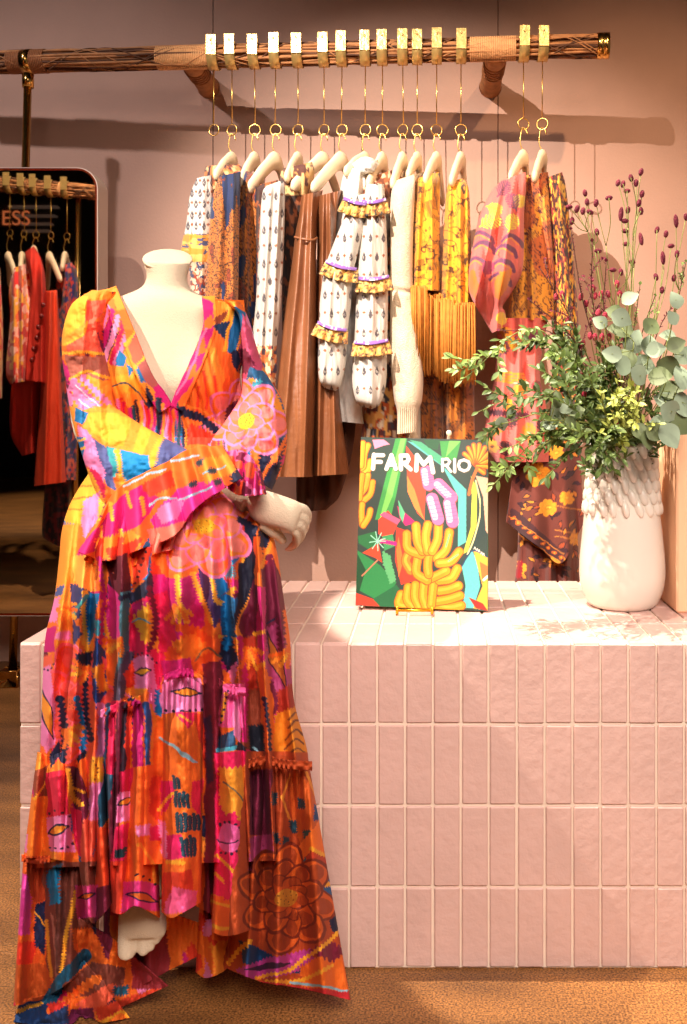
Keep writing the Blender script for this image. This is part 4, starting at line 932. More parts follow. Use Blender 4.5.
for (x, y, w, h) in [(176, 782, 8, 12), (182, 800, 15, 14), (187, 822, 21, 15), (188, 846, 15, 18)]:
    for i in range(int(w / 3.4)): st(K_, [(x - w / 2 + 2 + i * 3.6, y - h / 2 + (i % 2) * 2), (x - w / 2 + 3.4 + i * 3.6, y + h / 2)], 3.2, .2); st(N_, [(x - w / 2 + 3.7 + i * 3.6, y - h / 2 + 2), (x - w / 2 + 4.6 + i * 3.6, y + h / 2)], .8)
q(R_, [(164, 872), (192, 870), (196, 912), (164, 912)], 1); q((244, 90, 150), [(174, 886), (198, 892), (196, 914), (164, 914)], 1.4)
q((248, 160, 44), [(217, 768), (246, 766), (250, 806), (242, 828), (234, 812), (226, 816), (218, 804)], 2.4, 5); st((110, 110, 90), [(222, 782), (234, 792), (244, 806)], 1.6); dv.disc((240, 100, 176), 229, 839, 12, 15); dv.dots(N_, [(220, 826), (232, 823), (241, 832), (241, 846), (232, 855), (220, 854)], 13, 1.4); st(N_, [(216, 838), (226, 843), (236, 842)], 1.6)
for p in [[(216, 858), (232, 870), (252, 888)], [(216, 874), (230, 886), (244, 894)], [(214, 896), (232, 900), (250, 898)], [(214, 912), (232, 916), (252, 914)]]: st(Y_, p, 3, .3)
q((244, 104, 30), [(212, 896), (254, 896), (254, 940), (212, 940)]); [st(Y_, p, 3.2, .3) for p in ([(214, 902), (232, 906), (252, 902)], [(214, 926), (232, 930), (250, 926)])]; q((232, 20, 90), [(224, 870), (250, 892), (250, 900), (226, 900)], 1.5)
# right lower tier
q((184, 72, 26), [(246, 752), (362, 752), (362, 1004), (220, 1004), (236, 860)]); q(W_c, [(250, 772), (272, 770), (272, 836), (250, 836)]); q(MV, [(250, 838), (272, 834), (274, 872), (248, 872)], 1.5); q((208, 90, 24), [(292, 770), (316, 790), (328, 832), (300, 846), (288, 800)], 1)
st((240, 150, 50), [(288, 776), (284, 800), (296, 830)], 2.4); st((240, 150, 50), [(306, 774), (316, 800), (322, 822)], 2.4)
for (x, y, w, h, c) in [(276, 798, 5, 14, K_), (276, 838, 5, 12, K_), (293, 826, 7, 14, K_), (286, 846, 8, 18, K_), (300, 804, 7, 11, K_), (311, 838, 16, 16, (30, 84, 84)), (294, 856, 12, 12, K_), (304, 862, 8, 10, (20, 100, 120)), (318, 814, 9, 16, (10, 70, 130)), (273, 862, 6, 12, K_)]:
    q(c, [(x - w / 2, y - h / 2), (x + w / 2, y - h / 2 + 2), (x + w / 2 + 1, y + h / 2), (x - w / 2 + 1, y + h / 2)], 1.8, 2.4)
q((250, 122, 34), [(320, 822), (334, 838), (340, 858), (312, 852), (300, 868), (298, 846)], 1); q((196, 60, 30), [(312, 852), (342, 858), (344, 872), (306, 866)], 1.2); st(Y_, [(312, 850), (326, 856), (342, 857)], 3.4, .4); st(Y_, [(304, 866), (324, 872), (346, 874)], 3.6, .4)
q((0, 90, 150), [(304, 869), (346, 877), (350, 900), (330, 912), (310, 890)], 1); st(Y_, [(312, 890), (330, 884), (348, 876)], 3, .5); st((246, 150, 50), [(328, 900), (350, 886)], 3.4, .5); q(N_, [(326, 912), (352, 890), (352, 940), (330, 930)], 1)
q((10, 60, 110), [(240, 940), (290, 960), (320, 962), (310, 975), (244, 962)], 1); q((190, 60, 150), [(236, 968), (262, 958), (310, 948), (316, 962), (280, 976), (250, 980)], 2, 4); dv.eye((246, 968), (290, 962), 3, (60, 20, 60), (60, 20, 60))
q(O_, [(300, 966), (352, 940), (352, 1002), (300, 990)], 2); q((130, 20, 60), [(308, 950), (330, 940), (352, 950), (330, 962)], 3, 5)
for p in [[(258, 978), (290, 968), (316, 950), (340, 930)], [(270, 982), (300, 980), (330, 966)], [(230, 962), (240, 950), (252, 942)]]: st(Y_, p, 4, .5, 4)
st(LB, [(290, 982), (320, 986), (350, 992)], 2); q((210, 40, 50), [(224, 976), (350, 992), (350, 1004), (224, 990)], 1)
dv.flower(287, 898, 48, (128, 40, 14), (222, 96, 26), (206, 84, 22), eye=(214, 140, 40), dark=(110, 60, 20), n=8, rot=.2, sq=1.15)
for k in range(0):
    a = k * PI / 6; st((150, 46, 14), [(287 + 16 * math.cos(a), 896 + 18 * math.sin(a)), (287 + 26 * math.cos(a + .25), 896 + 30 * math.sin(a + .25))], 1.2)
# left lower tier and the cloth on the floor
q((236, 96, 30), [(10, 856), (52, 856), (46, 900), (40, 968), (10, 968)]); q((190, 66, 24), [(26, 858), (48, 856), (46, 898), (30, 900)], 2); q((220, 60, 160), [(16, 868), (28, 876), (30, 934), (18, 936), (14, 900)], 1.5); q((230, 50, 26), [(12, 944), (36, 940), (34, 962), (14, 966)], 1.5)
q((14, 34, 80), [(34, 902), (46, 898), (44, 956), (34, 946)], 1.6); st(Y_, [(34, 912), (44, 926)], 1.6, .4); q((196, 84, 24), [(10, 962), (48, 966), (54, 1004), (10, 1004)], 1.5); q(BR, [(44, 862), (98, 862), (90, 950), (60, 990), (46, 968)]); q((90, 40, 34), [(56, 894), (66, 890), (64, 974), (56, 974)], 1)
q((0, 120, 170), [(49, 870), (62, 864), (60, 900), (50, 904)], 2); st(Y_, [(46, 922), (48, 948), (51, 978)], 3.4, .5); st(Y_, [(76, 892), (68, 930), (61, 972)], 4, .5, 3); q((236, 70, 150), [(76, 884), (100, 884), (98, 916), (76, 920)], 1.5); dv.eye((78, 898), (96, 892), 2.4, O_, (60, 20, 80)); q(W_c, [(98, 886), (112, 884), (110, 960), (96, 950)]); q((226, 100, 26), [(72, 930), (92, 926), (108, 960), (92, 972), (74, 950)], 2)  # the wine strip paints a shadow between folds into the print
q((0, 50, 104), [(10, 1008), (56, 992), (56, 1030), (10, 1030)]); st(Y_, [(12, 1012), (36, 1004), (54, 994)], 4, .5); st((10, 84, 120), [(50, 998), (64, 978), (86, 956)], 13, .1)
q(BR, [(62, 986), (94, 962), (124, 966), (120, 990), (72, 1000)], 1); st((244, 116, 34), [(52, 1012), (72, 996), (98, 978)], 9, .4, 6); q((236, 96, 66), [(74, 1006), (110, 982), (126, 990), (96, 1012)], 2); q((226, 50, 40), [(48, 1004), (66, 1000), (60, 1014), (48, 1014)], 2); q((20, 90, 120), [(112, 986), (128, 984), (128, 996), (114, 996)], 2.4); q((110, 20, 70), [(70, 1010), (94, 1008), (96, 1030), (66, 1030)], 1); st(Y_, [(104, 1022), (118, 1012), (128, 1016)], 5, .4); q((230, 70, 40), [(96, 1008), (140, 994), (168, 986), (168, 1000), (120, 1012), (98, 1020)], 2); q((150, 40, 50), [(130, 950), (168, 930), (170, 990), (132, 990)], 1.5)
q((30, 60, 110), [(46, 1016), (66, 1006), (70, 1026), (48, 1030)], 1.5)

# ================================================================== the mannequin
M_linen = mat('cream_linen_cover', (214, 196, 170), .9, noise=.03, nscale=200, bump=.25, bscale=420, sheen=.1)
M_matt = mat('white_mannequin_plastic', (232, 222, 204), .45)
def torso_rows():
    return [(143.5, 261, 190.5, 263, 1.887, .047), (144.5, 268, 189, 270, 1.885, .047), (147, 276, 187, 280, 1.885, .05), (142, 287, 192, 290, 1.885, .055), (122, 296, 208, 298, 1.89, .075), (92, 308, 236, 310, 1.89, .085), (88, 325, 238, 328, 1.885, .09),
            (90, 350, 238, 352, 1.88, .10), (98, 385, 228, 386, 1.87, .105), (106, 420, 216, 420, 1.87, .095), (104, 455, 222, 455, 1.87, .10), (92, 500, 236, 500, 1.87, .115), (88, 560, 242, 560, 1.88, .12), (100, 598, 236, 598, 1.88, .10)]
def chest(X, Y, v):
    return .035 * np.exp(-(((X - 132) / 22) ** 2 + ((Y - 380) / 26) ** 2)) + .035 * np.exp(-(((X - 205) / 22) ** 2 + ((Y - 380) / 26) ** 2))
def raw_add(b, rows, nu=28, nv=20, fold=None, **k):
    V, Q_, T = tube('x', rows, None, None, None, fold, nu, nv, back=.5, cap=True, raw=True, **k); b.add(V, Q_, T)
# half open limb given by centre line in picture coordinates: (x, y, depth, radius in metres)
def limb(b, P, n=16, **k):
    P = spline(np.array(P, float), 26); W3 = np.array([W(p[0], p[1], p[2]) for p in P]); b.sweep(W3, P[:, 3], n, **k)
man = thing('mannequin', 'headless cream mannequin sitting on the tiled plinth in the bright patterned dress', 'mannequin', W(165, 600, 1.9))
b = MB()
raw_add(b, torso_rows(), 48, 60, chest)
limb(b, [(100, 318, 1.88, .045), (86, 345, 1.87, .042), (88, 400, 1.84, .036), (100, 440, 1.76, .036), (150, 468, 1.64, .032), (205, 486, 1.585, .028), (236, 496, 1.575, .024), (248, 501, 1.572, .022)])
limb(b, [(228, 322, 1.88, .04), (244, 350, 1.87, .022), (256, 400, 1.82, .026), (260, 436, 1.76, .03), (240, 462, 1.70, .032), (215, 474, 1.66, .026)])
# legs
limb(b, [(200, 575, 1.88, .085), (215, 560, 1.75, .08), (224, 545, 1.61, .06), (228, 552, 1.56, .05), (222, 600, 1.575, .044), (190, 720, 1.585, .04), (165, 840, 1.59, .034), (150, 890, 1.59, .028)])
limb(b, [(135, 585, 1.88, .085), (130, 590, 1.75, .08), (126, 596, 1.62, .066), (124, 620, 1.60, .048), (124, 720, 1.61, .044), (130, 840, 1.60, .04), (134, 880, 1.60, .032), (136, 905, 1.60, .03)])
# foot seen from the front, toes pointing down
raw_add(b, [(122, 890, 152, 890, 1.575, .035), (119, 912, 161, 910, 1.56, .034), (118, 928, 165, 926, 1.55, .028), (118, 940, 163, 938, 1.545, .02)], 28, 20)
for (x0, y0, x1, y1, r0, r1) in [(127.5, 934, 127, 956, .0155, .0145), (144, 934, 143.5, 953, .0105, .0095), (151.5, 932, 150.5, 949, .0085, .008), (157.5, 929, 156.5, 942, .0078, .0072), (162.5, 925, 162, 935, .007, .0065)]:
    limb(b, [(x0, y0 - 16, 1.565, r0 * .8), (x0, y0, 1.547, r0), (x1, y1 - 2, 1.538, r1), (x1, y1 + 1, 1.538, r1 * .6)], 12)
# hand resting over the knee: back of the hand, four bent fingers and a thumb
raw_add(b, [(244, 488, 250, 517, 1.572, .020), (252, 488, 257, 522, 1.570, .022), (268, 491, 268, 526, 1.568, .022), (284, 496, 280, 529, 1.566, .021), (297, 501, 288, 532, 1.566, .019), (303, 506, 293, 534, 1.568, .013)], 28, 24)
for k, (x, y) in enumerate([(301, 506), (297.5, 514), (294.5, 522), (290, 529.5)]):
    r = (.0062, .0066, .0064, .0056)[k]; e = (0, 2, 1, -2)[k]
    limb(b, [(x - 8, y, 1.568, r * 1.1), (x + 2, y + 1.5, 1.568, r * 1.1), (x + 7 + e * .4, y + 7, 1.582, r), (x + 7 + e * .4, y + 15, 1.604, r * .95), (x + 1, y + 21 + e, 1.622, r * .88), (x - 5, y + 22 + e, 1.628, r * .6)], 12)
limb(b, [(262, 523, 1.575, .011), (272, 531, 1.585, .0105), (279, 536, 1.595, .009), (283, 541, 1.60, .0075), (284, 543, 1.602, .005)], 12)
body = b.build('body', M_linen, man)
md = body.modifiers.new('r', 'REMESH'); md.mode = 'VOXEL'; md.voxel_size = .003; md.use_smooth_shade = True
sm = body.modifiers.new('s', 'SMOOTH'); sm.factor = .6; sm.iterations = 3
b = MB(); c = np.array(W(167.5, 258.5, 1.885)); nn = np.array([.10, -.53, .845]); nn /= np.linalg.norm(nn)
b.sweep([c - nn * .006, c - nn * .005, c - nn * .001, c, c + nn * .0002], [.046, .0483, .0487, .048, .03], 48, up=(1, 0, 0))
b.build('neck_cap', M_linen, man)
b = MB(); P = [(143, 288), (150, 295), (160, 299.5), (170, 301), (180, 299), (191, 291)]
Ps = spline(np.array([(x, y, 1.885 - .052 * math.sqrt(max(0, 1 - ((x - 167) / 26) ** 2)) - .008 - .0006 * (y - 288)) for x, y in P]), 30)
b.sweep([W(*p) for p in Ps], .0009, 6); b.build('neck_seam', mat('seam_thread', (150, 125, 100), .9), man)

# ================================================================== the dress
M_silk = print_mat('printed_chiffon', .8, 0, .0, 200, .05)
dress = thing('long_dress', 'floor length orange, pink and blue floral dress with ruffled sleeves on the mannequin', 'dress', W(160, 650, 1.62))
def keep_out(P):
    """cloth lies on the plinth and on the floor instead of passing through them"""
    z = P[..., 2]; y = P[..., 1]; x = P[..., 0]
    y2 = np.where((z < PZ + .006), np.minimum(y, 1.733), y)
    inside = (z < PZ + .006)
    P = P.copy(); sc = y2 / y
    P[..., 0] = P[..., 0] * sc; P[..., 2] = CZ + (P[..., 2] - CZ) * sc; P[..., 1] = y2
    low = P[..., 2] < .004
    P[..., 2] = np.where(low, .004, P[..., 2])
    return P
def nz(a, fx, fy, s=0): return lambda X, Y: a * 2 * (fbm(X * fx + s, Y * fy + s * 1.7, 4) - .5)
n_soft = nz(.016, .05, .03, 3); n_fine = nz(.006, .16, .035, 9)
# bodice: two crossing front panels and a back, open in a deep V
nb = 120
def front_panel(A, B, off, name, flare=0):
    """A, B = outer and inner edge in picture coordinates"""
    def dep(X, Y, u, v):
        xc = np.interp(Y, [290, 330, 420, 450], [167, 164, 162, 165]); hw = np.interp(Y, [288, 310, 350, 420, 450], [50, 82, 84, 66, 72])
        t = np.clip((X - xc) / hw, -1, 1); r = np.interp(Y, [288, 300, 330, 420, 450], [.07, .105, .125, .125, .15])
        return 1.885 - r * np.sqrt(1 - t * t * .98) - chest(X, Y, 0) * 1.0 - off
    return dep
def panel(name, rowsA, rowsB, off, fold, nv=150, nu=90):
    A = spline(rowsA, nv); Bq = spline(rowsB, nv); u = np.linspace(0, 1, nu)[None]
    X = A[:, :1] * (1 - u) + Bq[:, :1] * u; Y = A[:, 1:] * (1 - u) + Bq[:, 1:] * u
    D = front_panel(0, 0, off, '')(X, Y, u, 0) - fold(X, Y)
    o = np_mesh(name, W_np(X, Y, D).reshape(-1, 3), grid_q(nv, nu, False)[:, ::-1], M_silk, dress, dv(X, Y).reshape(-1, 3))
    md = o.modifiers.new('thickness', 'SOLIDIFY'); md.thickness = .002; md.offset = 0; return o
gath = lambda X, Y: .0045 * np.sin((X - .25 * (Y - 400)) * .6 + 3 * fbm(X * .03, Y * .03)) * np.clip((Y - 345) / 60, .12, 1) + n_fine(X, Y) * 1.3
pl_ = panel('bodice_front', [(84, 294), (80, 330), (90, 380), (104, 420), (106, 448)], [(116, 287), (134, 330), (152, 374), (171, 404), (176, 448)], .010, gath)
pr_ = panel('bodice_front', [(202, 298), (203, 326), (189, 364), (171, 404), (162, 448)], [(244, 306), (246, 330), (244, 380), (236, 420), (230, 448)], .014, lambda X, Y: gath(X + 7, Y) + .012 * np.exp(-((X - 213 - .1 * (Y - 350)) / 5) ** 2) * np.clip((Y - 330) / 30, 0, 1))
tube('bodice_back', [(84, 296, 244, 300, 1.92, .07), (80, 330, 246, 332, 1.92, .10), (90, 390, 240, 392, 1.92, .09), (104, 440, 234, 442, 1.92, .09)], M_silk, dress, dv, None, 80, 50, back=.97)
bandf = lambda X, Y: n_fine(X, Y) * .4
def band(P, w, off, par):
    P = spline(P, 120); d = np.gradient(P, axis=0); d /= np.linalg.norm(d, axis=1)[:, None]; n = np.stack([d[:, 1], -d[:, 0]], 1)
    u = np.linspace(0, 1, 16)[None]; X = P[:, :1] + n[:, :1] * w * u; Y = P[:, 1:] + n[:, 1:] * w * u
    D = front_panel(0, 0, off, '')(X, Y, u, 0)
    o = np_mesh('neckline_band', W_np(X, Y, D).reshape(-1, 3), grid_q(120, 16, False)[:, ::-1], M_silk, par, dv(X, Y).reshape(-1, 3))
    md = o.modifiers.new('thickness', 'SOLIDIFY'); md.thickness = .003; md.offset = 0
band([(116, 286), (134, 330), (152, 374), (172, 405)], -15, .018, pl_)
band([(202, 297), (203, 326), (190, 362), (171, 406)], 13, .022, pr_)
# sleeves
def fl(L, y0, a1=.012, s=1, ax=.07, ay=.05):
    g = ridges(L, y0=y0); n1 = nz(a1, ax, ay, s)
    return lambda X, Y, v: g(X, Y, v) + n1(X, Y) + n_fine(X, Y)
sl_ = tube('sleeve', [(92, 290, 118, 292, 1.86, .06), (72, 304, 112, 306, 1.85, .08), (63, 330, 105, 330, 1.83, .085), (62, 355, 107, 355, 1.82, .085), (66, 385, 112, 380, 1.80, .085), (71, 415, 116, 405, 1.76, .085), (79, 445, 134, 420, 1.70, .085), (90, 478, 158, 434, 1.64, .08), (104, 512, 188, 450, 1.60, .07)], M_silk, dress, dvL,
     fl([(84, -.05, 4, .012), (97, .05, 4, .012)], 330, .016, 3, .05, .06), 170, 260, dmax=keep_out)
sr_ = tube('sleeve', [(222, 300, 240, 302, 1.86, .06), (238, 316, 249, 320, 1.86, .07), (241, 345, 257, 348, 1.85, .08), (242, 372, 267, 374, 1.83, .09), (240, 396, 282, 400, 1.80, .10), (226, 420, 287, 432, 1.74, .10), (214, 436, 284, 462, 1.68, .09), (208, 448, 272, 490, 1.64, .07)], M_silk, dress, dvS,
     fl([(262, .3, 6, .02), (274, .1, 4, .014)], 400, .02, 13, .05, .06), 150, 200, dmax=keep_out)
# cuff ruffles
def rdep(d0, d1, amp, wv, ph=0, bow=.03):
    return lambda X, Y, u, v: d0 + (d1 - d0) * v - bow * np.sin(PI * u) - amp * (.25 + .75 * v) * np.sin(u * wv + ph + 1.2 * np.sin(u * 7)) + n_soft(X, Y) * .6
sheet('cuff_ruffle', [(103, 511), (118, 488), (142, 474), (165, 463), (192, 448), (222, 446)], [(78, 552), (108, 561), (146, 547), (174, 536), (196, 508), (222, 490), (242, 478)], M_silk, sl_, dvR, rdep(1.535, 1.455, .034, 40, 0, .02), 240, 90, dmax=keep_out)
sheet('cuff_ruffle', [(112, 520), (140, 505), (170, 498), (200, 480)], [(84, 560), (118, 574), (150, 556), (190, 546)], M_silk, sl_, dvR, rdep(1.53, 1.475, .02, 40, 1, .02), 160, 60, dmax=keep_out)
sheet('cuff_ruffle', [(226, 452), (238, 450), (250, 456), (262, 474)], [(222, 484), (236, 494), (250, 496), (266, 494)], M_silk, sr_, flecks([(196, 24, 110), (236, 110, 170), (230, 90, 50), (120, 12, 60)], 70, .12, .12, (.56, .6, .6)), rdep(1.56, 1.50, .016, 34, 2, .02), 120, 50, dmax=keep_out)
# skirt
sk = [(112, 436, 236, 438, 1.80, .12), (96, 462, 246, 464, 1.76, .14), (72, 500, 252, 496, 1.71, .16), (62, 530, 268, 522, 1.68, .155), (59, 560, 277, 552, 1.64, .15), (54, 600, 284, 600, 1.60, .15), (45, 640, 290, 640, 1.60, .13), (42, 700, 294, 700, 1.60, .12), (40, 755, 308, 755, 1.60, .12), (37, 800, 306, 795, 1.60, .11), (32, 868, 300, 860, 1.60, .11)]
kneef = lambda X, Y: .05 * np.exp(-(((X - 215) / 30) ** 2 + ((Y - 520) / 42) ** 2)) + .04 * np.exp(-(((X - 120) / 30) ** 2 + ((Y - 560) / 40) ** 2))
gs = ridges([(66, -.12, 6, .05), (84, -.07, 6, .045), (100, -.03, 5, .04), (122, -.02, 6, .05), (147, -.01, 8, .045), (180, 0, 11, .05), (212, .02, 7, .035), (232, .06, 5, .05), (259, .05, 4, .055), (276, .1, 5, .05)], y0=560)
def skf(X, Y, v):
    g_ = np.clip((Y - 500) / 90, 0, 1) ** .7
    return kneef(X, Y) + gs(X, Y, v) * g_ * 1.7 + n_soft(X, Y) * 1.3 + n_fine(X, Y) * .8
tube('skirt', sk, M_silk, dress, dv, skf, 460, 420, back=.16, dmax=keep_out)
# seam frills
def frill(P, d, h=6, amp=.008, wv=None, m=M_silk, col=None):
    P = np.array(P, float); L = np.hypot(*np.diff(P, axis=0).T).sum(); n = int(L * 2.2) + 8
    sheet('seam_frill', P - (0, h * .5), P + (0, h * .5), m, dress, col or dv, lambda X, Y, u, v: d(X) - .012 - amp * np.sin(u * L * .9 + 3 * np.sin(u * 11)) * np.abs(v - .5) * 2 - .006 * (1 - np.abs(2 * v - 1)), n, 9, .002, dmax=keep_out)
# middle tier, front: three deep columns of cloth with shadows between them
def tier(name, top, bot, d0, d1, R, nu, nv, wrap=.09, fine=1.0):
    g = ridges(R, y0=720)
    def dep(X, Y, u, v):
        return d0 + (d1 - d0) * v - 1.7 * g(X, Y, v) * np.clip(v * 3 + .35, 0, 1) - (.006 * np.sin(X * 1.1 + 2 * np.sin(Y * .02)) * np.exp(-v * 5)) - n_soft(X, Y) * 1.0 - n_fine(X, Y) * fine
    return sheet(name, top, bot, M_silk, dress, dv, dep, nu, nv, .002, wrap=wrap, dmax=keep_out)
tier('middle_tier', [(103, 713), (118, 706), (134, 700), (151, 696)], [(112, 912), (122, 914), (136, 906), (160, 918)], 1.49, 1.50, [(112, -.02, 5, .05), (124, -.02, 6, .05), (141, -.02, 9, .06)], 150, 330)
tier('middle_tier', [(163, 679), (172, 676), (186, 675), (204, 682)], [(162, 912), (172, 918), (184, 912), (201, 902)], 1.455, 1.46, [(182, 0, 15, .06)], 130, 360, .11)
tier('middle_tier', [(222, 688), (232, 684), (240, 688), (247, 694)], [(212, 932), (224, 936), (238, 934), (250, 930)], 1.46, 1.47, [(231, .02, 12, .06)], 130, 360, .11)
tier('inner_tier', [(150, 700), (180, 690), (220, 700), (262, 740)], [(150, 900), (180, 900), (215, 916), (262, 944)], 1.585, 1.60, [(172, 0, 8, .03), (208, 0, 5, .03), (252, 0, 5, .03)], 120, 200, .03)
frill([(101, 714), (118, 707), (134, 701), (152, 697)], lambda X: 1.44, 8); frill([(160, 681), (176, 674), (190, 673), (206, 683)], lambda X: 1.40, 8); frill([(219, 682), (230, 690), (246, 692)], lambda X: 1.405, 8)
# left columns
tier('left_tier', [(38, 752), (50, 756), (62, 752), (74, 748)], [(24, 858), (42, 858), (60, 860), (80, 862)], 1.54, 1.545, [(42, -.08, 5, .04), (58, .02, 9, .06)], 130, 220, .07)
tier('left_tier', [(66, 742), (80, 746), (92, 742), (104, 738)], [(80, 872), (90, 920), (100, 918), (114, 900)], 1.53, 1.53, [(78, .06, 6, .05), (96, .05, 7, .055)], 130, 240, .07)
# lower tiers
tier('hem_tier', [(24, 856), (40, 858), (60, 858), (98, 862)], [(14, 1006), (34, 1000), (58, 990), (94, 962)], 1.575, 1.62, [(30, -.05, 7, .05), (58, 0, 8, .045), (80, -.04, 7, .045)], 230, 280, .05)
frill([(22, 858), (38, 860), (52, 859), (62, 861)], lambda X: 1.53, 7)
tier('hem_tier', [(252, 762), (270, 764), (290, 764), (308, 762)], [(226, 968), (262, 982), (300, 988), (350, 1000)], 1.53, 1.585, [(262, -.06, 6, .05), (282, -.02, 8, .05), (302, .08, 8, .05), (320, .14, 10, .055)], 330, 420, .07)
frill([(248, 764), (266, 760), (284, 764), (312, 766)], lambda X: 1.475, 9, .012)
tier('hem_tier', [(104, 905), (130, 905), (160, 910), (206, 925)], [(104, 972), (130, 990), (160, 975), (200, 955)], 1.64, 1.63, [(120, 0, 8, .02), (150, 0, 8, .02)], 120, 100, .02)
tier('hem_tier', [(200, 905), (214, 915), (228, 920), (240, 930)], [(196, 972), (206, 978), (222, 972), (232, 962)], 1.62, 1.62, [(215, 0, 8, .03)], 80, 100, .02)
# cloth spilling on the floor
def puddle(name, top, bot, d0, d1, s):
    sheet(name, top, bot, M_silk, dress, dv, lambda X, Y, u, v: d0 + (d1 - d0) * v - .035 * np.sin(u * 11 + s + 3 * v) * np.sin(PI * np.clip(v, 0, .9)) - n_soft(X, Y) * 2.5 - n_fine(X, Y), 160, 130, .002, dmax=keep_out)
puddle('floor_drape', [(70, 910), (90, 925), (108, 935), (126, 950)], [(44, 1012), (70, 1022), (108, 1012), (168, 986)], 1.57, 1.60, 0)
puddle('floor_drape', [(20, 1000), (40, 996), (60, 990), (84, 960)], [(14, 1022), (50, 1026), (80, 1026), (130, 1018)], 1.60, 1.575, 2)
# ================================================================== the white vase
M_ceramic = mat('white_ceramic', (222, 213, 200), .28, coat=.3, bump=.05, bscale=14)
vc = np.array(W(622, 607, 2.065)); vc[2] = PZ
vase = thing('vase', 'white ceramic vase with a leaf scaled collar holding the flowers on the plinth', 'vase', tuple(vc))
b = MB(); s_ = 2.065 / F
prof = [(0, .002), (27, .002), (31, .0), (36, 6), (40, 16), (42.3, 30), (42, 46), (40.3, 64), (38, 86), (35.5, 104), (33, 125), (31.8, 145), (31.4, 160), (30, 163), (28.5, 160), (29, 135), (30, 60), (25, 12), (0, 10)]
pr = spline(np.array([(r * s_, z * s_) for r, z in prof]), 90)
b.lathe(pr, 72, vc); b.build('body', M_ceramic, vase)
b = MB(); n = 19
for row in range(6):
    z = (100 + row * 11.2) * s_
    for k in range(n):
        a = (k + .5 * (row % 2)) * 2 * PI / n + random.uniform(-.03, .03)
        r = np.interp(z / s_, [90, 104, 125, 160], [36.8, 35.2, 32.8, 31.2]) * s_ + .0012
        o = np.array([math.cos(a), math.sin(a), 0]); t = np.array([-o[1], o[0], 0])
        ax = np.array([0, 0, -1.]) + o * .22 + t * random.uniform(.15, .35)
        b.ball(vc + o * r + np.array([0, 0, z]), (5.0 * s_, 3.6 * s_, 9.0 * s_), 10, 8, ax)
b.build('leaf_scale_collar', M_ceramic, vase)

# ================================================================== flowers and greenery
M_stem = mat('green_stem', (120, 128, 60), .7, noise=.15); M_bstem = mat('brown_stem', (96, 62, 48), .8)
M_leaf = mat('olive_leaf', (82, 102, 46), .5, noise=.25, nscale=30); M_leaf2 = mat('fresh_leaf', (116, 140, 68), .5, noise=.2, nscale=30)
M_euc = mat('eucalyptus_leaf', (146, 164, 138), .65, noise=.22, nscale=18); M_eucd = mat('dark_eucalyptus_leaf', (104, 118, 78), .6, noise=.2, nscale=18)
M_bud = mat('lime_bud', (186, 196, 96), .55, noise=.15, nscale=30); M_burnet = mat('burgundy_burnet', (112, 26, 48), .85, noise=.35, nscale=300, bump=.6, bscale=500)
M_berry = mat('red_berry', (168, 36, 60), .7, noise=.3, nscale=300, bump=.6, bscale=500)
MOUTH = (622, 452, 2.04)
rs = random.Random(21)
def path(tip, via=None, d=None, mouth=None, n=24):
    """stem curve from inside the vase to its tip; picture columns and rows with distances"""
    m = mouth or (622 + rs.uniform(-22, 22), 452, 2.04 + rs.uniform(-.04, .04))
    dt = d if d is not None else 2.04 + rs.uniform(-.15, .15)
    m0 = (m[0] * .5 + 311, 540, 2.04)
    if via is None: via = ((m[0] * .45 + tip[0] * .55), (m[1] * .5 + tip[1] * .5) - 4, (2.04 * .5 + dt * .5))
    P = spline(np.array([m0, m, via, (*tip, dt)], float), n)
    return [np.array(W(*p)) for p in P], P
def stem_thing(name, label, cat, group, P3):
    return thing(name, label, cat, tuple(P3[0]), group)
def rv(): return np.array([rs.gauss(0, 1), rs.gauss(0, 1), rs.gauss(0, 1)])
def px3(p): return np.array(W(*p))
# burnets: egg shaped dark heads on thin branching stems
burn = [([(569, 207, 1), (577, 209, 0), (572, 221, 0), (583, 211, 0), (590, 212, 1)], (588, 232), (606, 320), 'burnet stem arching furthest left, five heads near the dark gold dress'),
        ([(585, 193, 0), (587, 202, 0), (597, 232, 0)], (594, 245), (608, 330), 'burnet stem with two small heads one above the other, left of the tall ones'),
        ([(596, 203, 0), (609, 198, 1), (598, 251, 1)], (606, 246), (616, 330), 'burnet stem with one head lying sideways below the ring shadows'),
        ([(618, 183, 0), (623, 184, 0), (627, 191, 1), (628, 210, 0)], (628, 228), (626, 330), 'burnet stem with a tight pair of tall heads in the middle'),
        ([(631, 178, 0), (636, 183, 0), (641, 172, 0), (642, 194, 0)], (637, 216), (630, 330), 'tallest burnet stem, reaching highest of all the flowers'),
        ([(639, 203, 0), (641, 211, 0), (621, 214, 2), (625, 221, 1)], (633, 240), (628, 340), 'burnet stem with one long narrow head under the tallest ones'),
        ([(625, 231, 1), (641, 239, 2), (626, 244, 1)], (634, 268), (630, 350), 'burnet stem with a long slanting head right of centre'),
        ([(613, 270, 1), (621, 272, 0), (632, 262, 1)], (618, 292), (620, 360), 'burnet stem with three heads halfway down the centre'),
        ([(657, 230, 0), (666, 234, 0), (671, 246, 1)], (664, 270), (652, 340), 'burnet stem with pink tinged heads right of the tall group'),
        ([(663, 258, 2), (656, 277, 0), (662, 290, 0)], (659, 300), (650, 350), 'burnet stem with one long upright mauve head at the right'),
        ([(676, 221, 2), (686, 217, 0), (677, 254, 0), (682, 276, 0), (674, 278, 0)], (679, 290), (662, 360), 'burnet stem at the right edge of the picture'),
        ([(593, 288, 0), (595, 296, 0), (581, 297, 0), (586, 304, 0), (601, 294, 0)], (596, 322), (608, 380), 'cluster of berry red burnets left of the white leaf')]
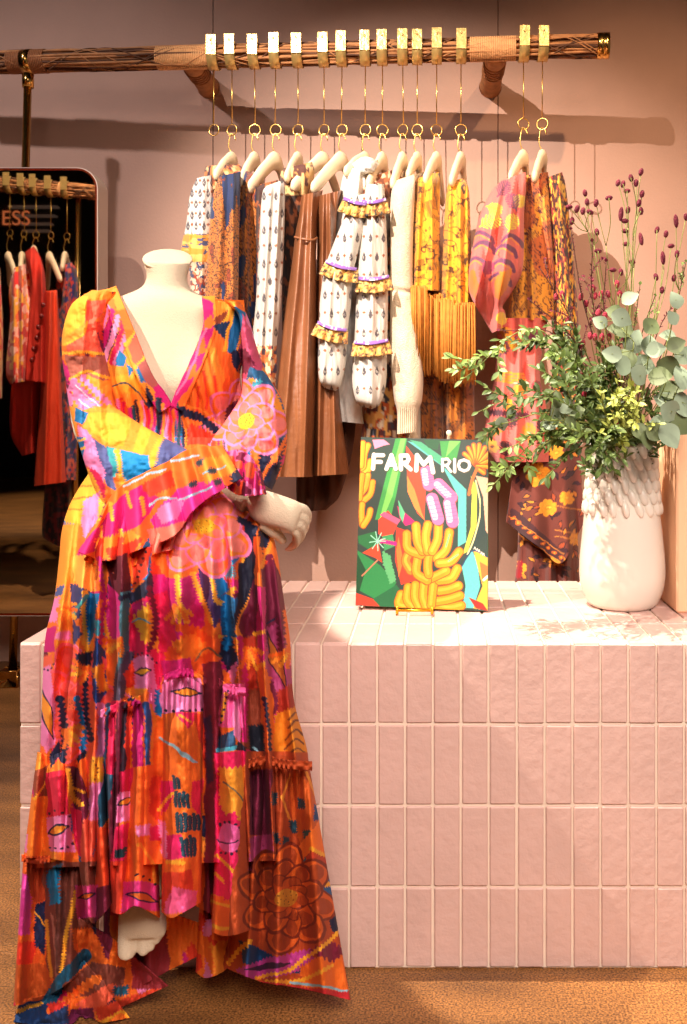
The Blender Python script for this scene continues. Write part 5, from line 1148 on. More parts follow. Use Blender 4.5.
low = [([(617, 284, 0), (620, 294, 0), (608, 294, 0)], (614, 308), (616, 380), 'low burnet stem with three red heads beside the pale top leaf'),
       ([(598, 313, 0), (605, 316, 0), (604, 324, 0), (609, 337, 0), (602, 337, 0)], (604, 345), (612, 390), 'dense low cluster of crimson burnets in the greenery'),
       ([(556, 297, 0), (562, 294, 0), (568, 320, 0), (583, 343, 0)], (586, 352), (604, 400), 'low burnet stem leaning left over the maxi dress'),
       ([(595, 337, 0), (590, 336, 0), (604, 347, 0), (580, 345, 0)], (598, 360), (612, 400), 'low burnet stem just left of the eucalyptus'),
       ([(582, 377, 0), (590, 375, 0), (564, 393, 0), (600, 391, 0)], (592, 392), (610, 420), 'lowest burnet stem with round red heads among the leaves'),
       ([(568, 419, 0), (584, 395, 0), (616, 423, 0)], (590, 412), (612, 436), 'burnet stem in front of the vase rim')]
for gi, (heads, junc, via, lab) in enumerate(burn + low):
    lowk = gi >= len(burn); dd = 2.04 + rs.uniform(-.08, .08) - (.1 if lowk else 0)
    P3, P = path(junc, (*via, (2.04 + dd) / 2), dd)
    o = stem_thing('burnet_stem', lab, 'flower', 'burgundy burnet stems in the vase', P3)
    b = MB(); b.sweep(P3, np.linspace(.0016, .0010, len(P3)), 6)
    J = P3[-1]; K = P3[-6]
    for (hx, hy, kd) in heads:
        H = np.array(W(hx, hy, dd + rs.uniform(-.05, .05))); st0 = J if rs.random() < .6 else K
        mid = (st0 + H) / 2 + np.array([rs.uniform(-.008, .008), 0, -.004]); c = spline(np.array([st0, mid, H]), 9); b.sweep(c, .0009, 5)
    b.build('stem', M_stem, o)
    for (hx, hy, kd) in heads:
        rs2 = random.Random(hx * 7 + hy); H = np.array(W(hx, hy, dd + 0)); 
        L = (.0076, .0072, .0135)[kd]; ax = np.array([rs2.uniform(-.3, .3), rs2.uniform(-.3, .3), 1]) if kd != 1 else np.array([1, .2, rs2.uniform(-.6, .3)])
        hb = MB(); hb.ball(H, (.0055, .0055, L * 1.15), 12, 9, ax); hb.build('flower_head', M_berry if (lowk or gi == 11) else M_burnet, o)
# leafy branches
def leafy(tip, via, lab, d=None, m=M_leaf, L=(.016, .026), wd=.42, n=26, br=3, sp=.055, name='leafy_branch', grp='leafy green branches in the vase', smat=M_stem, curl=.2, start=.35, mouth=None, cat='branch'):
    dd = d if d is not None else 1.9 + rs.uniform(-.08, .05)
    P3, P = path(tip, (*via, (2.04 + dd) / 2), dd, mouth, 40)
    o = stem_thing(name, lab, cat, grp, P3); b = MB(); b.sweep(P3, np.linspace(.0022, .0009, 40), 6); lf = MB()
    lines = [(P3[int(40 * start):], n)]
    for k in range(br):
        i = rs.randint(int(40 * start), 36); t = P3[min(39, i + 2)] - P3[i - 1]; t /= np.linalg.norm(t); q_ = rv(); q_ -= t * q_.dot(t); q_ /= np.linalg.norm(q_)
        e = P3[i] + (t * .8 + q_ * .7) * sp * rs.uniform(.7, 1.4); c = spline(np.array([P3[i], P3[i] * .5 + e * .5 + t * .006, e]), 10); b.sweep(c, .0009, 5); lines.append((list(c), max(5, n // 3)))
    for (pts, nn) in lines:
        for k in range(nn):
            f = (k + rs.random() * .5) / nn * (len(pts) - 1); i = int(min(f, len(pts) - 2)); p = pts[i] + (pts[i + 1] - pts[i]) * (f - i); t = pts[i + 1] - pts[i]; t /= np.linalg.norm(t) + 1e-9
            q_ = rv(); q_ -= t * q_.dot(t); q_ /= np.linalg.norm(q_) + 1e-9
            dr_ = t * rs.uniform(.3, 1) + q_ * rs.uniform(.6, 1) + np.array([0, -.1, .05]); up = np.array([rs.uniform(-.6, .4), -.8, rs.uniform(.2, 1.2)])
            l = rs.uniform(*L); lf.leaf(p, dr_, up, l, l * wd * rs.uniform(.8, 1.2), curl)
        lf.leaf(pts[-1], pts[-1] - pts[-3], (0, -.8, .6), rs.uniform(*L), .008, curl)
    b.build('stem', smat, o); lf.build('leaves', m, o); return o
lb = [((462, 380), (540, 330), 'leafy branch reaching furthest left, its tip drooping over the yellow fringe', M_leaf2, 1.86), ((478, 412), (540, 392), 'leafy branch pointing left below the drooping one', M_leaf, 1.84), ((484, 436), (548, 398), 'leafy branch hanging left beside the book top', M_leaf, 1.86),
      ((492, 486), (552, 432), 'lowest leafy branch, its tip hanging right of the book', M_leaf2, 1.82), ((520, 462), (566, 436), 'short leafy branch curving down over the maxi dress', M_leaf, 1.84), ((545, 478), (580, 448), 'leafy branch hanging down close to the vase', M_leaf, 1.86),
      ((500, 340), (560, 352), 'leafy branch crossing the coral dress', M_leaf, 1.9), ((528, 330), (570, 366), 'leafy branch rising left over the dresses', M_leaf2, 1.92), ((548, 322), (588, 372), 'upright leafy branch left of the burnets', M_leaf, 1.95),
      ((520, 396), (570, 404), 'leafy branch filling the left side of the bouquet', M_leaf, 1.82), ((545, 372), (582, 400), 'short leafy branch in the middle left of the bouquet', M_leaf, 1.80), ((572, 352), (596, 396), 'leafy branch under the red burnets', M_leaf, 1.86), ((600, 470), (612, 440), 'tiny leafy branch over the vase rim', M_leaf, 1.84), ((575, 440), (600, 430), 'leafy branch beside the pale round leaf', M_leaf2, 1.82),
      ((600, 350), (612, 400), 'dark leafy branch in the middle of the bouquet', M_leaf, 1.92), ((650, 350), (640, 400), 'dark leafy branch behind the eucalyptus', M_leaf, 2.05), ((560, 400), (590, 420), 'leafy branch low in the bouquet', M_leaf, 1.80), ((588, 372), (602, 408), 'leafy branch standing upright below the crimson heads', M_leaf, 1.84), ((612, 362), (614, 405), 'leafy branch behind the lime buds', M_leaf, 1.9), ((556, 350), (584, 390), 'leafy branch leaning left through the brown twigs', M_leaf2, 1.88), ((538, 420), (580, 424), 'leafy branch level with the single pale leaf', M_leaf, 1.80), ((508, 448), (560, 430), 'long thin leafy branch dipping toward the book', M_leaf2, 1.84), ((664, 402), (648, 425), 'leafy branch hidden under the right eucalyptus', M_leaf, 1.92), ((590, 456), (606, 440), 'leafy branch falling over the left of the rim', M_leaf, 1.82)]
for (tip, via, lab, m, d) in lb: leafy(tip, via, lab, d, m, n=34, br=5)
# thin brown twigs with tiny scales
for (tip, via, lab) in [((571, 230), (588, 320), 'thin brown twig rising left of the burnets'), ((592, 242), (596, 320), 'second thin brown twig beside the first'), ((500, 330), (560, 340), 'thin brown twig crossing the coral sleeve'), ((540, 268), (576, 330), 'thin brown twig leaning over the dark dress'), ((676, 300), (655, 340), 'thin brown twig at the right'), ((655, 296), (640, 340), 'thin twig with yellow green tips'), ((530, 300), (580, 350), 'short brown twig low over the dresses'), ((606, 262), (606, 330), 'thin brown twig in the centre'), ((640, 285), (632, 340), 'green twig between the tall burnets'), ((686, 262), (670, 330), 'twig running out of the right edge')]:
    leafy(tip, via, lab, 1.94 + rs.uniform(-.05, .05), M_burnet if 'brown' in lab else M_leaf2, (.005, .009), .4, 46, 4, .05, 'twig', 'thin twigs in the vase', M_bstem, .1, .45, cat='twig')
# lime buds
for (tip, via, lab, d) in [((600, 388), (606, 420), 'lime green budding sprig, leftmost', 1.80), ((618, 378), (618, 415), 'lime green budding sprig, tallest', 1.80), ((640, 400), (632, 420), 'lime green budding sprig right of centre', 1.79), ((660, 424), (640, 425), 'lime green budding sprig pointing right', 1.80), ((612, 412), (616, 430), 'lime green budding sprig over the rim', 1.78), ((598, 432), (610, 436), 'lime green budding sprig hanging left of the rim', 1.79), ((632, 386), (626, 420), 'lime green budding sprig behind the others', 1.83)]:
    leafy(tip, via, lab, d, M_bud, (.014, .022), .46, 18, 3, .035, 'budding_sprig', 'lime green budding sprigs in the vase', M_stem, .05, .62, cat='sprig')
# eucalyptus: round grey leaves
def euc(leaves, via, lab):
    tip = leaves[0]; dd = 1.86; P3, P = path(tip[:2], (*via, 1.91), dd); o = stem_thing('eucalyptus_branch', lab, 'branch', 'eucalyptus branches in the vase', P3)
    b = MB(); b.sweep(P3, np.linspace(.002, .001, len(P3)), 6); lf = MB(); ld = MB()
    for (x, y, r, dk, a) in leaves:
        C0 = np.array(W(x, y, dd + rs.uniform(-.04, .05))); j = min(range(len(P3)), key=lambda k: np.linalg.norm(P3[k] - C0)); b.sweep([P3[j], C0], .0008, 5)
        R = r * dd / F; dr_ = np.array([math.cos(a), rs.uniform(-.3, .3), math.sin(a)]); dr_ /= np.linalg.norm(dr_)
        (ld if dk else lf).leaf(C0 - dr_ * R, dr_, (rs.uniform(-.4, .4), -1, rs.uniform(-.2, .7)), R * 2, R * 1.75, rs.uniform(-.5, .6), .8, 9)
    b.build('stem', M_stem, o)
    if lf.n: lf.build('pale_leaves', M_euc, o)
    if ld.n: ld.build('dark_leaves', M_eucd, o)
euc([(630, 298, 9, 0, .6), (622, 318, 11, 0, -.4), (614, 312, 9, 1, 2.8), (600, 322, 8, 0, 2.6)], (622, 380), 'eucalyptus branch with the topmost pale leaf, centre')
euc([(634, 342, 13, 0, 1.0), (622, 328, 12, 1, 2.9), (620, 366, 12, 0, 2.6), (612, 354, 10, 0, 2.9), (628, 358, 10, 1, 2)], (628, 400), 'eucalyptus branch with large pale leaves in the middle')
euc([(652, 325, 11, 1, .8), (650, 345, 12, 0, 1.3), (656, 350, 10, 0, .2), (644, 366, 13, 0, -.3), (640, 376, 12, 0, -.6)], (642, 400), 'eucalyptus branch with a dark leaf on top, right of centre')
euc([(676, 345, 10, 1, .4), (684, 355, 11, 0, .8), (668, 366, 13, 1, -.3), (660, 378, 12, 1, -.2), (672, 392, 13, 1, .1)], (656, 405), 'dark leaved eucalyptus branch at the right')
euc([(684, 376, 14, 0, 1.4), (686, 404, 15, 0, .2), (672, 412, 13, 0, -.5), (664, 400, 11, 0, 2.6), (680, 425, 13, 1, -.7)], (658, 425), 'eucalyptus branch reaching the right edge')
euc([(668, 436, 14, 0, -1.1), (656, 432, 11, 1, -.5), (648, 440, 10, 1, -1.2), (640, 432, 10, 1, -1.0), (660, 425, 11, 0, -.2)], (645, 430), 'eucalyptus branch drooping over the right of the vase')
euc([(549, 424, 9, 0, 3.0), (560, 412, 11, 0, 1.9), (566, 406, 9, 0, .9), (576, 412, 9, 1, .2), (572, 424, 9, 1, -.6), (556, 402, 7, 1, 2.2)], (592, 424), 'eucalyptus branch with pale round leaves low on the left')
euc([(502, 424, 8, 0, -1.4), (512, 414, 6, 0, .5)], (556, 414), 'single pale leaf far left above the maxi dress')
euc([(676, 300, 9, 0, 1.9), (672, 318, 8, 0, 2.2), (668, 336, 9, 0, 2.9)], (662, 370), 'eucalyptus branch with narrow white leaves high on the right')
# ================================================================== the book on its little easel
Bx0, Bx1, By0, By1 = 356, 488, 436, 605
bc = Canvas(Bx0 - 2, By0 - 2, Bx1 + 2, By1 + 2, 8, (44, 60, 50))
def zc(p): return (340 + p[0] / 4.294, 420 + p[1] / 4.294)
def bp(c, pts, jag=0): bc.poly(c, [zc(p) for p in pts], jag)
def bs_(c, pts, w, z=0): bc.stroke(c, [zc(p) for p in pts], w / 4.294, z)
GR, DG, LG, TQ = (60, 150, 70), (30, 84, 50), (120, 196, 90), (90, 190, 180)
bp((44, 62, 54), [(60, 60), (640, 60), (640, 820), (60, 820)])
bp(GR, [(240, 80), (290, 80), (240, 330), (215, 430), (150, 430)]); bp(LG, [(262, 80), (285, 80), (225, 330), (185, 425), (170, 425)])
bp(TQ, [(290, 90), (360, 110), (500, 260), (540, 300), (535, 520), (500, 540), (505, 330), (440, 200)]); bp((70, 160, 120), [(300, 85), (350, 95), (440, 160), (430, 190)])
bp(GR, [(430, 90), (520, 90), (500, 170), (440, 180)]); bp(LG, [(470, 90), (520, 90), (455, 160)]); bp(DG, [(360, 85), (430, 85), (420, 130), (380, 120)])
bp((220, 70, 40), [(285, 110), (330, 170), (370, 260), (360, 430), (330, 400), (290, 290)]); bp((240, 130, 60), [(288, 240), (320, 300), (350, 400), (365, 435), (320, 380), (290, 310)])
bp((200, 200, 70), [(560, 240), (585, 290), (580, 450), (540, 560), (520, 570), (555, 460), (562, 330)]); bs_((240, 230, 160), [(580, 260), (598, 380), (570, 500), (540, 570)], 6)
bp((246, 180, 150), [(580, 240), (632, 250), (630, 490), (618, 470), (610, 330)]); bp((40, 60, 56), [(600, 330), (618, 480), (560, 560), (560, 540), (596, 430)])
bp((226, 66, 44), [(165, 430), (205, 390), (250, 440), (215, 520), (165, 490)]); bp((226, 90, 130), [(170, 410), (190, 395), (260, 430), (245, 450)]); bp((190, 30, 100), [(245, 370), (325, 440), (280, 455), (255, 420)]); bp((90, 180, 130), [(250, 345), (278, 400), (268, 440), (255, 410)])
bp((220, 60, 40), [(240, 460), (300, 480), (320, 680), (260, 700), (235, 600)]); bp((240, 120, 50), [(250, 500), (270, 600), (250, 670), (240, 560)])
bp((36, 110, 60), [(76, 500), (150, 480), (165, 520), (130, 560), (80, 530)]); bp((40, 130, 70), [(75, 560), (170, 620), (240, 690), (190, 780), (70, 720)]); bp((20, 70, 40), [(75, 575), (110, 640), (80, 740), (70, 730)])
bp((220, 70, 40), [(95, 570), (165, 530), (180, 610), (150, 590)]); bp((60, 150, 90), [(180, 500), (225, 490), (235, 540), (190, 560)]); bs_((220, 30, 130), [(180, 520), (235, 530)], 16, .3); bp((90, 170, 110), [(180, 560), (215, 580), (238, 680), (215, 700), (185, 620)], 1)
for a in np.linspace(0, 6, 9): bs_((150, 220, 190), [(160, 520), (160 + 34 * math.cos(a), 520 + 40 * math.sin(a))], 4)
bs_((190, 120, 90), [(95, 665), (160, 600)], 6); bp((210, 60, 40), [(64, 735), (140, 760), (170, 790), (64, 785)]); bp((30, 100, 60), [(140, 760), (240, 700), (270, 740), (240, 790), (170, 790)])
bp(TQ, [(515, 620), (560, 555), (580, 600), (590, 700), (560, 790), (515, 790), (530, 700)]); bp((250, 170, 60), [(565, 555), (628, 580), (628, 800), (560, 790), (600, 700)]); bp((236, 110, 50), [(590, 600), (626, 620), (624, 660), (600, 690)]); bs_((250, 240, 220), [(605, 675), (622, 660)], 10); bs_((30, 60, 100), [(515, 620), (560, 556), (626, 582)], 5); bp((150, 40, 30), [(540, 745), (600, 770), (620, 800), (570, 790)])
def banana(p, w=30, c=(236, 150, 28), o=(176, 80, 18)):
    bs_(o, p, w + 7); bs_(c, p, w); bs_((246, 176, 54), [(x - 2, y - 3) for x, y in p], w * .35)
for p in [[(300, 640), (280, 600), (300, 560)]]: banana(p, 34, (226, 130, 40))
for p in [[(510, 780), (460, 790), (400, 780)], [(505, 740), (460, 755), (410, 765)], [(500, 700), (460, 715), (420, 722)], [(260, 740), (250, 780), (290, 790)], [(290, 710), (285, 760), (310, 790)], [(320, 700), (318, 750), (335, 790)], [(355, 700), (352, 750), (365, 790)], [(395, 700), (390, 740), (385, 780)],
          [(496, 630), (470, 670), (420, 680)], [(450, 640), (410, 660), (365, 680)], [(330, 590), (325, 650), (370, 680)], [(378, 570), (372, 620), (376, 655)], [(285, 490), (290, 550), (345, 575)], [(325, 455), (330, 520), (350, 560)], [(375, 450), (365, 500), (372, 560)], [(420, 450), (415, 510), (392, 560)], [(465, 480), (450, 550), (412, 590)], [(505, 560), (470, 600), (420, 610)]]: banana(p, 33)
bs_((120, 200, 120), [(466, 490), (450, 540)], 8); bs_((120, 200, 120), [(500, 572), (460, 600)], 8)
for (x, y, a, l) in [(375, 245, 1.4, 34), (445, 300, .8, 44), (404, 375, 1.3, 52), (472, 390, 1.4, 46)]:
    e = (x + l * math.cos(a), y + l * math.sin(a)); s0 = (x - l * .7 * math.cos(a), y - l * .7 * math.sin(a)); bs_((150, 70, 40), [e, (e[0] + 14 * math.cos(a), e[1] + 14 * math.sin(a))], 34); bs_((232, 110, 160), [s0, e], 52); bs_((246, 190, 210), [(s0[0] - 8, s0[1]), (e[0] - 12, e[1] - 8)], 26)
    for t in np.linspace(.1, .9, 5): bs_((214, 90, 140), [(s0[0] + (e[0] - s0[0]) * t - 24, s0[1] + (e[1] - s0[1]) * t + 4), (s0[0] + (e[0] - s0[0]) * t + 24, s0[1] + (e[1] - s0[1]) * t - 4)], 2.4)
for p in [[(120, 110), (105, 150), (100, 215)], [(130, 180), (122, 215), (100, 235)], [(98, 100), (94, 150), (90, 200)], [(120, 240), (110, 290), (90, 320)], [(140, 270), (130, 320), (100, 350)], [(95, 240), (88, 290), (84, 340)], [(95, 365), (92, 400), (95, 450)], [(130, 390), (122, 420), (100, 455)]]: banana(p, 22, (244, 160, 34))
for a in np.linspace(-2.6, .2, 8): banana([(588, 200), (588 + 45 * math.cos(a) * .9, 190 + 55 * math.sin(a)), (588 + 62 * math.cos(a), 190 + 85 * math.sin(a))], 15, (236, 140, 26), (180, 70, 18))
for a in (.5, .9): banana([(590, 210), (615, 210 + 20 * a)], 14, (236, 140, 26), (180, 70, 18))
bs_((200, 110, 50), [(588, 205), (565, 260), (550, 320)], 13); bp((240, 140, 170), [(140, 85), (190, 85), (215, 105), (190, 110), (150, 125)])
# lettering
WH = (250, 240, 224)
def glyph(pl, w, dk=True):
    for p in pl: bc.stroke((70, 66, 50), [(zc(t)[0] + .35, zc(t)[1] + .5) for t in p], (w + 4) / 4.294)
    for p in pl:
        for i in range(len(p) - 1): bc.stroke(WH, [zc(p[i]), zc(p[i + 1])], w / 4.294)
glyph([[(146, 150), (142, 212)], [(146, 153), (186, 153)], [(144, 182), (176, 182)]], 17)
glyph([[(200, 212), (222, 152)], [(222, 152), (240, 212)], [(206, 194), (236, 194)]], 17)
glyph([[(262, 214), (262, 154)], [(262, 154), (290, 154), (296, 170), (288, 184), (264, 186)], [(276, 188), (304, 214)]], 17)
glyph([[(328, 218), (332, 152)], [(332, 152), (360, 192)], [(360, 192), (388, 162)], [(388, 162), (400, 226)]], 18)
glyph([[(440, 220), (440, 170)], [(440, 170), (462, 168), (472, 180), (462, 194), (442, 196)], [(456, 196), (476, 222)]], 11)
glyph([[(492, 170), (492, 224)]], 12); glyph([[(532, 172), (552, 180), (556, 198), (548, 214), (532, 220), (514, 212), (508, 196), (514, 178), (532, 172)]], 12)
for k, (x, y) in enumerate([(570, 545), (580, 551), (588, 556), (598, 565), (606, 570)]): bs_(WH, [(x - 3, y + 4), (x + 1, y - 5), (x + 4, y + 5)], 2.4)
# geometry: leaning block with the printed cover
BL, BR_, TL, TR = [np.array(W(*p)) for p in ((355.5, 603.5, 2.02), (484, 606.5, 1.99), (361, 437, 2.10), (488, 440, 2.07))]
dz = PZ + .006 - min(BL[2], BR_[2]); BL[2] += dz * .6; BR_[2] += dz * .6
BR_ = BL + TR - TL
book = thing('book', 'large hardcover book with white lettering, bananas and pink fruit on its cover', 'book', tuple((BL + BR_) / 2))
nu, nv = 330, 420; u = np.linspace(0, 1, nu)[None, :, None]; v = np.linspace(0, 1, nv)[:, None, None]
P = (TL * (1 - u) + TR * u) * (1 - v) + (BL * (1 - u) + BR_ * u) * v
ppx = (361 * (1 - u) + 488 * u) * (1 - v) + (355.5 * (1 - u) + 484 * u) * v; ppy = (437 * (1 - u) + 440 * u) * (1 - v) + (603.5 * (1 - u) + 606.5 * u) * v
nrm = np.cross(TR - TL, BL - TL); nrm /= np.linalg.norm(nrm); nrm = nrm if nrm[1] < 0 else -nrm
M_cover = print_mat('printed_cover', .38, 0, 0)
np_mesh('cover', P.reshape(-1, 3), grid_q(nv, nu, False)[:, ::-1], M_cover, book, bc(ppx[..., 0], ppy[..., 0]).reshape(-1, 3))
def slab(name, t0, t1, ins, m):
    c = (TL + TR + BL + BR_) / 4; V = []
    for t in (t0, t1):
        for p in (TL, TR, BR_, BL):
            V.append(c + (p - c) * (1 - ins) - nrm * t)
    np_mesh(name, V, np.array([(0, 1, 2, 3), (7, 6, 5, 4), (0, 4, 5, 1), (1, 5, 6, 2), (2, 6, 7, 3), (3, 7, 4, 0)]), m, book, smooth=False)
slab('front_board', .0003, .0035, 0, mat('teal_board', (40, 84, 66), .6)); slab('page_block', .0036, .026, .025, mat('paper_pages', (232, 220, 196), .9)); slab('back_board', .0262, .0295, 0, mat('green_board', (30, 110, 60), .6))
M_ygold = mat('yellow_gold_metal', (236, 178, 50), .3, .9)
es = thing('book_easel', 'small yellow gold wire easel holding up the book', 'easel', W(415, 606, 1.985))
def ez(px, py, d, z=None):
    p = np.array(W(px, py, d)); 
    if z is not None: p[2] = z
    return p
b = MB(); zt = PZ + .0045
for px in (397, 432):
    b.sweep([ez(px, 600, 1.966, PZ + .018), ez(px, 600, 1.964, zt)], .0028, 8); b.sweep([ez(px, 600, 1.964, zt), ez(px, 600, 2.01, zt), ez(px + 0, 600, 2.19, zt)], .0026, 8)
b.build('foot_rail', M_ygold, es)
b = MB(); b.sweep([ez(396, 600, 1.966, PZ + .0105), ez(433, 600, 1.966, PZ + .0105)], .0032, 10); b.build('front_lip', M_ygold, es)
b = MB(); b.sweep([ez(415, 600, 2.19, zt), ez(424, 560, 2.155), ez(449, 436, 2.125), ez(449, 432, 2.12)], .003, 8); b.ball(ez(449, 433, 2.118), (.0065, .0065, .0065)); b.build('back_prop', mat('white_prop', (240, 230, 210), .5), es)
# ================================================================== the mirror at the left and what stands in front of it
YM = 3.30
m, nt, bs = new_mat('mirror_glass'); bs.inputs['Metallic'].default_value = 1; bs.inputs['Roughness'].default_value = .02; bs.inputs['Base Color'].default_value = (.86, .84, .82, 1)
M_mirror = m
M_frame = mat('pale_pink_frame', (206, 186, 172), .5); M_refl_rim = mat('orange_reflection_rim', (200, 84, 50), .25, 1.0)
mir = thing('wall_mirror', 'big rounded mirror at the left edge reflecting a rack of red clothes', 'mirror', W(-60, 615, YM))
def rrect(x0, x1, z0, z1, r, n=10):
    P = []
    for (cx, cz, a0) in ((x1 - r, z1 - r, 0), (x0 + r, z1 - r, 90), (x0 + r, z0 + r, 180), (x1 - r, z0 + r, 270)):
        for k in range(n + 1): a = math.radians(a0 + 90 * k / n); P.append((cx + r * math.cos(a), cz + r * math.sin(a)))
    return np.array(P)
x0, x1 = W(-150, 0, YM)[0], W(98, 0, YM)[0]; z0, z1 = W(0, 616, YM)[2], W(0, 167.5, YM)[2]
def ring_mesh(name, out, inn, ya, yb, m, parent):
    n = len(out); V = []
    for P, y in ((out, ya), (out, yb), (inn, yb), (inn, ya)): V += [(p[0], y, p[1]) for p in P]
    V = np.array(V); j = np.arange(n); k = (j + 1) % n; Q = []
    for a, c in ((0, 1), (1, 2), (2, 3), (3, 0)): Q.append(np.stack([a * n + j, c * n + j, c * n + k, a * n + k], 1))
    return np_mesh(name, V, np.vstack(Q), m, parent, smooth=False)
ring_mesh('frame', rrect(x0, x1, z0, z1, .075), rrect(x0 + .003, x1 - .003, z0 + .003, z1 - .003, .072), YM - .002, YM + .10, M_frame, mir)
ring_mesh('orange_reflection_rim', rrect(x0 + .0032, x1 - .0032, z0 + .0032, z1 - .0032, .0718), rrect(x0 + .009, x1 - .009, z0 + .009, z1 - .009, .066), YM - .004, YM + .02, M_refl_rim, mir)  # added rim, imitates a red-orange reflection along the mirror edge
P = rrect(x0 + .0092, x1 - .0092, z0 + .0092, z1 - .0092, .0658); V = [(p[0], YM, p[1]) for p in P] + [((x0 + x1) / 2, YM, (z0 + z1) / 2)]
n = len(P); np_mesh('glass', V, np.array([(n, (i + 1) % n, i) for i in range(n)]), M_mirror, mir, smooth=False)
P = rrect(x0 + .004, x1 - .004, z0 + .004, z1 - .004, .071); V = [(p[0], YM + .098, p[1]) for p in P] + [((x0 + x1) / 2, YM + .098, (z0 + z1) / 2)]
np_mesh('back_panel', V, np.array([(n, i, (i + 1) % n) for i in range(n)]), M_frame, mir, smooth=False)
# second rail, standing left of the camera's view; it is seen in the mirror. Laid out at its mirrored distance, then turned about the glass
FL = YM
def rail2(px):
    return np.array(W(px, 184 + (191 - 184) * px / 80.0, 5.25))
make_rail('clothes_rail', 'second reed rail of red clothes, seen only in the mirror', -120, 97, [(60, 68, M_raffia)], None, None, (), None, flip=FL, pt=rail2)
# its brass pole
t = thing('brass_post', 'brass post carrying the rail reflected in the mirror', 'post', (W(77, 500, 5.25)[0], 2 * FL - 5.25, 0))
b = MB(); b.sweep([W(78.5, 190, 5.27), (W(74, 500, 5.27)[0], 5.27, .02)], .016, 20); b.build('pole', M_pole, t, flip=FL)
b = MB(); p = W(74, 500, 5.27); b.box(p[0] - .06, p[0] + .06, 5.21, 5.33, .001, .03, .004); b.build('foot_plate', M_pole, t, flip=FL)
M_red = mat('red_crepe', (206, 44, 26), .8, bump=.1, bscale=80); M_or = mat('orange_red_wool', (226, 66, 26), .8, bump=.1, bscale=80)
names = {10: 'patterned orange garment', 24: 'pink and orange ruffled dress', 36: 'buttoned red blouse', 51: 'orange red skirt', 67: 'navy and red floral dress'}
for px in (10, 24, 36, 51, 67):
    r = make_clamp(px, 'brass clip above the %s in the mirror' % names[px], 'brass clips on the mirrored rail', pt=rail2, ring_py=233 + (px - 10) * .06, flip=FL)
    nt_ = {10: (16, 276), 24: (20, 272), 36: (30, 262), 51: (61, 280), 67: (62, 268)}[px]
    make_hanger(px - 2, nt_, 'wooden hanger of the %s in the mirror' % names[px], 'wooden hangers on the mirrored rail', r, 258 if px != 36 else 252, flip=FL)
G2 = 'red clothes reflected in the mirror'
prs = flecks([(236, 110, 60), (250, 190, 170), (214, 40, 40), (246, 170, 60)], 81, .2, .12, (.5, .56, .62))
g = thing('dress', 'pink and orange ruffled dress reflected at the left edge of the mirror', 'dress', W(18, 265, 5.2), G2)
tube('body', [(14, 268, 30, 262, 5.1, .08), (9, 290, 34, 288, 5.08, .12), (10, 320, 36, 318, 5.06, .14), (6, 370, 32, 368, 5.04, .14), (10, 384, 30, 380, 5.04, .14)], MP, g, prs, wr2([(14, 0, 3, .05), (22, 0, 3, .05)], .02, 3), 70, 120, flip=FL)
g = thing('top', 'patterned orange garment cut by the left edge of the mirror', 'top', W(0, 265, 5.2), G2)
tube('body', [(-20, 270, 0, 268, 5.1, .08), (-22, 330, 3, 330, 5.1, .12), (-22, 400, 2, 398, 5.1, .12)], MP, g, flecks([(240, 150, 60), (230, 90, 60), (250, 200, 120)], 85, .2, .12), wr(.02), 60, 60, flip=FL)
g = thing('blouse', 'red blouse with a row of round buttons reflected in the mirror', 'blouse', W(35, 260, 5.2), G2)
tube('body', [(25, 252, 34, 246, 5.08, .06), (26, 262, 42, 262, 5.02, .10), (30, 290, 46, 290, 5.0, .12), (24, 372, 46, 376, 5.0, .13), (25, 380, 46, 380, 5.0, .13)], M_red, g, None, wr2([(34, -.05, 3, .05), (42, 0, 3, .04)], .02, 5), 70, 90, flip=FL)
tube('lower_panel', [(12, 376, 42, 376, 5.12, .10), (10, 430, 38, 418, 5.12, .10), (22, 456, 36, 452, 5.12, .08)], M_red, g, None, wr2([(22, -.05, 3, .05), (32, 0, 3, .04)], .02, 5), 60, 60, flip=FL)
for k in range(6):
    b = MB(); b.ball(W(43 - k * 2.4 + (.8 if k % 2 else 0), 305 + k * 11, 4.84), (.011, .011, .014), 10, 8); b.build('button', mat('dark_button', (120, 20, 20), .4) if k == 0 else bpy.data.materials['dark_button'], g, flip=FL)
g = thing('skirt', 'long plain orange red skirt reflected in the mirror', 'skirt', W(52, 290, 5.2), G2)
tube('body', [(46, 292, 56, 290, 5.08, .08), (45, 300, 58, 300, 5.04, .10), (40, 400, 62, 400, 5.02, .12), (34, 486, 66, 482, 5.02, .14)], M_or, g, None, wr2([(50, -.03, 3, .05), (58, .02, 3, .04)], .015, 9, y0=300), 80, 120, flip=FL)
g = thing('dress', 'navy and red floral dress reflected beside the brass post', 'dress', W(66, 265, 5.2), G2)
nav = flecks([(30, 34, 110), (200, 50, 40), (60, 24, 60), (226, 90, 60)], 88, .3, .2, (.5, .56, .64))
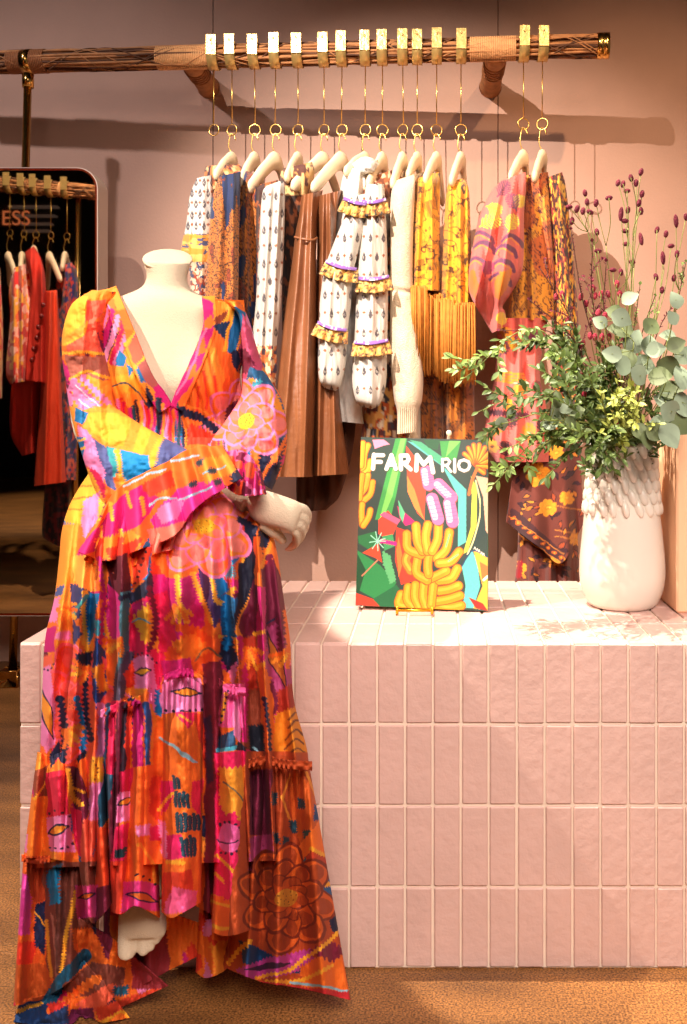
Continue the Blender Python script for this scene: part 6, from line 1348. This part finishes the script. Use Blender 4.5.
tube('body', [(58, 266, 72, 262, 5.25, .08), (56, 285, 78, 284, 5.25, .12), (54, 400, 78, 400, 5.25, .12), (60, 480, 76, 480, 5.25, .12)], MP, g, nav, wr2([(66, 0, 3, .05)], .02, 5), 70, 140, flip=FL)
tube('hem_panel', [(46, 470, 72, 470, 5.3, .10), (42, 530, 66, 536, 5.3, .12), (46, 540, 62, 548, 5.3, .12)], MP, g, flecks([(60, 20, 34), (110, 30, 40), (30, 16, 34)], 89, .3, .2), wr(.03), 60, 80, flip=FL)
# far side of the shop, seen in the glass: sign, ceiling battens, shop front
sg = bpy.data.curves.new('shop_sign', 'FONT'); sg.body = 'ESS'; sg.size = .52; sg.extrude = .01; sg.space_character = 1.0
so = bpy.data.objects.new('shop_sign', sg); COL.objects.link(so); p = W(1, 225, 9.4); so.location = (p[0], 2 * FL - 9.4, p[2]); so.rotation_euler = (PI / 2, 0, 0); so.scale = (.34, .34, .34)
sg.size = .62
bpy.context.view_layer.update()
me = bpy.data.meshes.new_from_object(so.evaluated_get(bpy.context.evaluated_depsgraph_get())); bpy.data.objects.remove(so)
me.materials.clear(); me.materials.append(mat('orange_sign', (226, 120, 70), .6, emit=.5))
so = bpy.data.objects.new('shop_sign', me); COL.objects.link(so); so.location = (p[0], 2 * FL - 9.4, p[2]); so.rotation_euler = (PI / 2, 0, 0); so.scale = (.34, .34, .34)
tag(so, 'orange ESS lettering hanging across the shop, seen in the mirror', 'sign')
M_bat = mat('glowing_batten', (140, 120, 104), .7, emit=.12)  # battens get a faint glow of their own in place of light
for k, (xa, xb, y) in enumerate([(10, 58, 206), (14, 56, 215), (20, 52, 223), (24, 50, 230)]):
    b = MB(); A = np.array(W(xa, y + 1, 9.6)); Bq = np.array(W(xb, y, 9.6)); b.box(A[0], Bq[0], 9.55, 9.65, A[2] - .008, A[2] + .008)
    o = b.build('ceiling_batten', M_bat, flip=FL, smooth=False)
    tag(o, 'thin grey ceiling batten in the mirror, the %s one' % ('topmost and longest', 'second from the top, crossing the sign', 'third from the top, below the sign', 'lowest and shortest')[k], 'batten', 'ceiling battens in the mirror')

for o in list(bpy.data.objects):
    if '_at' in o: del o['_at']
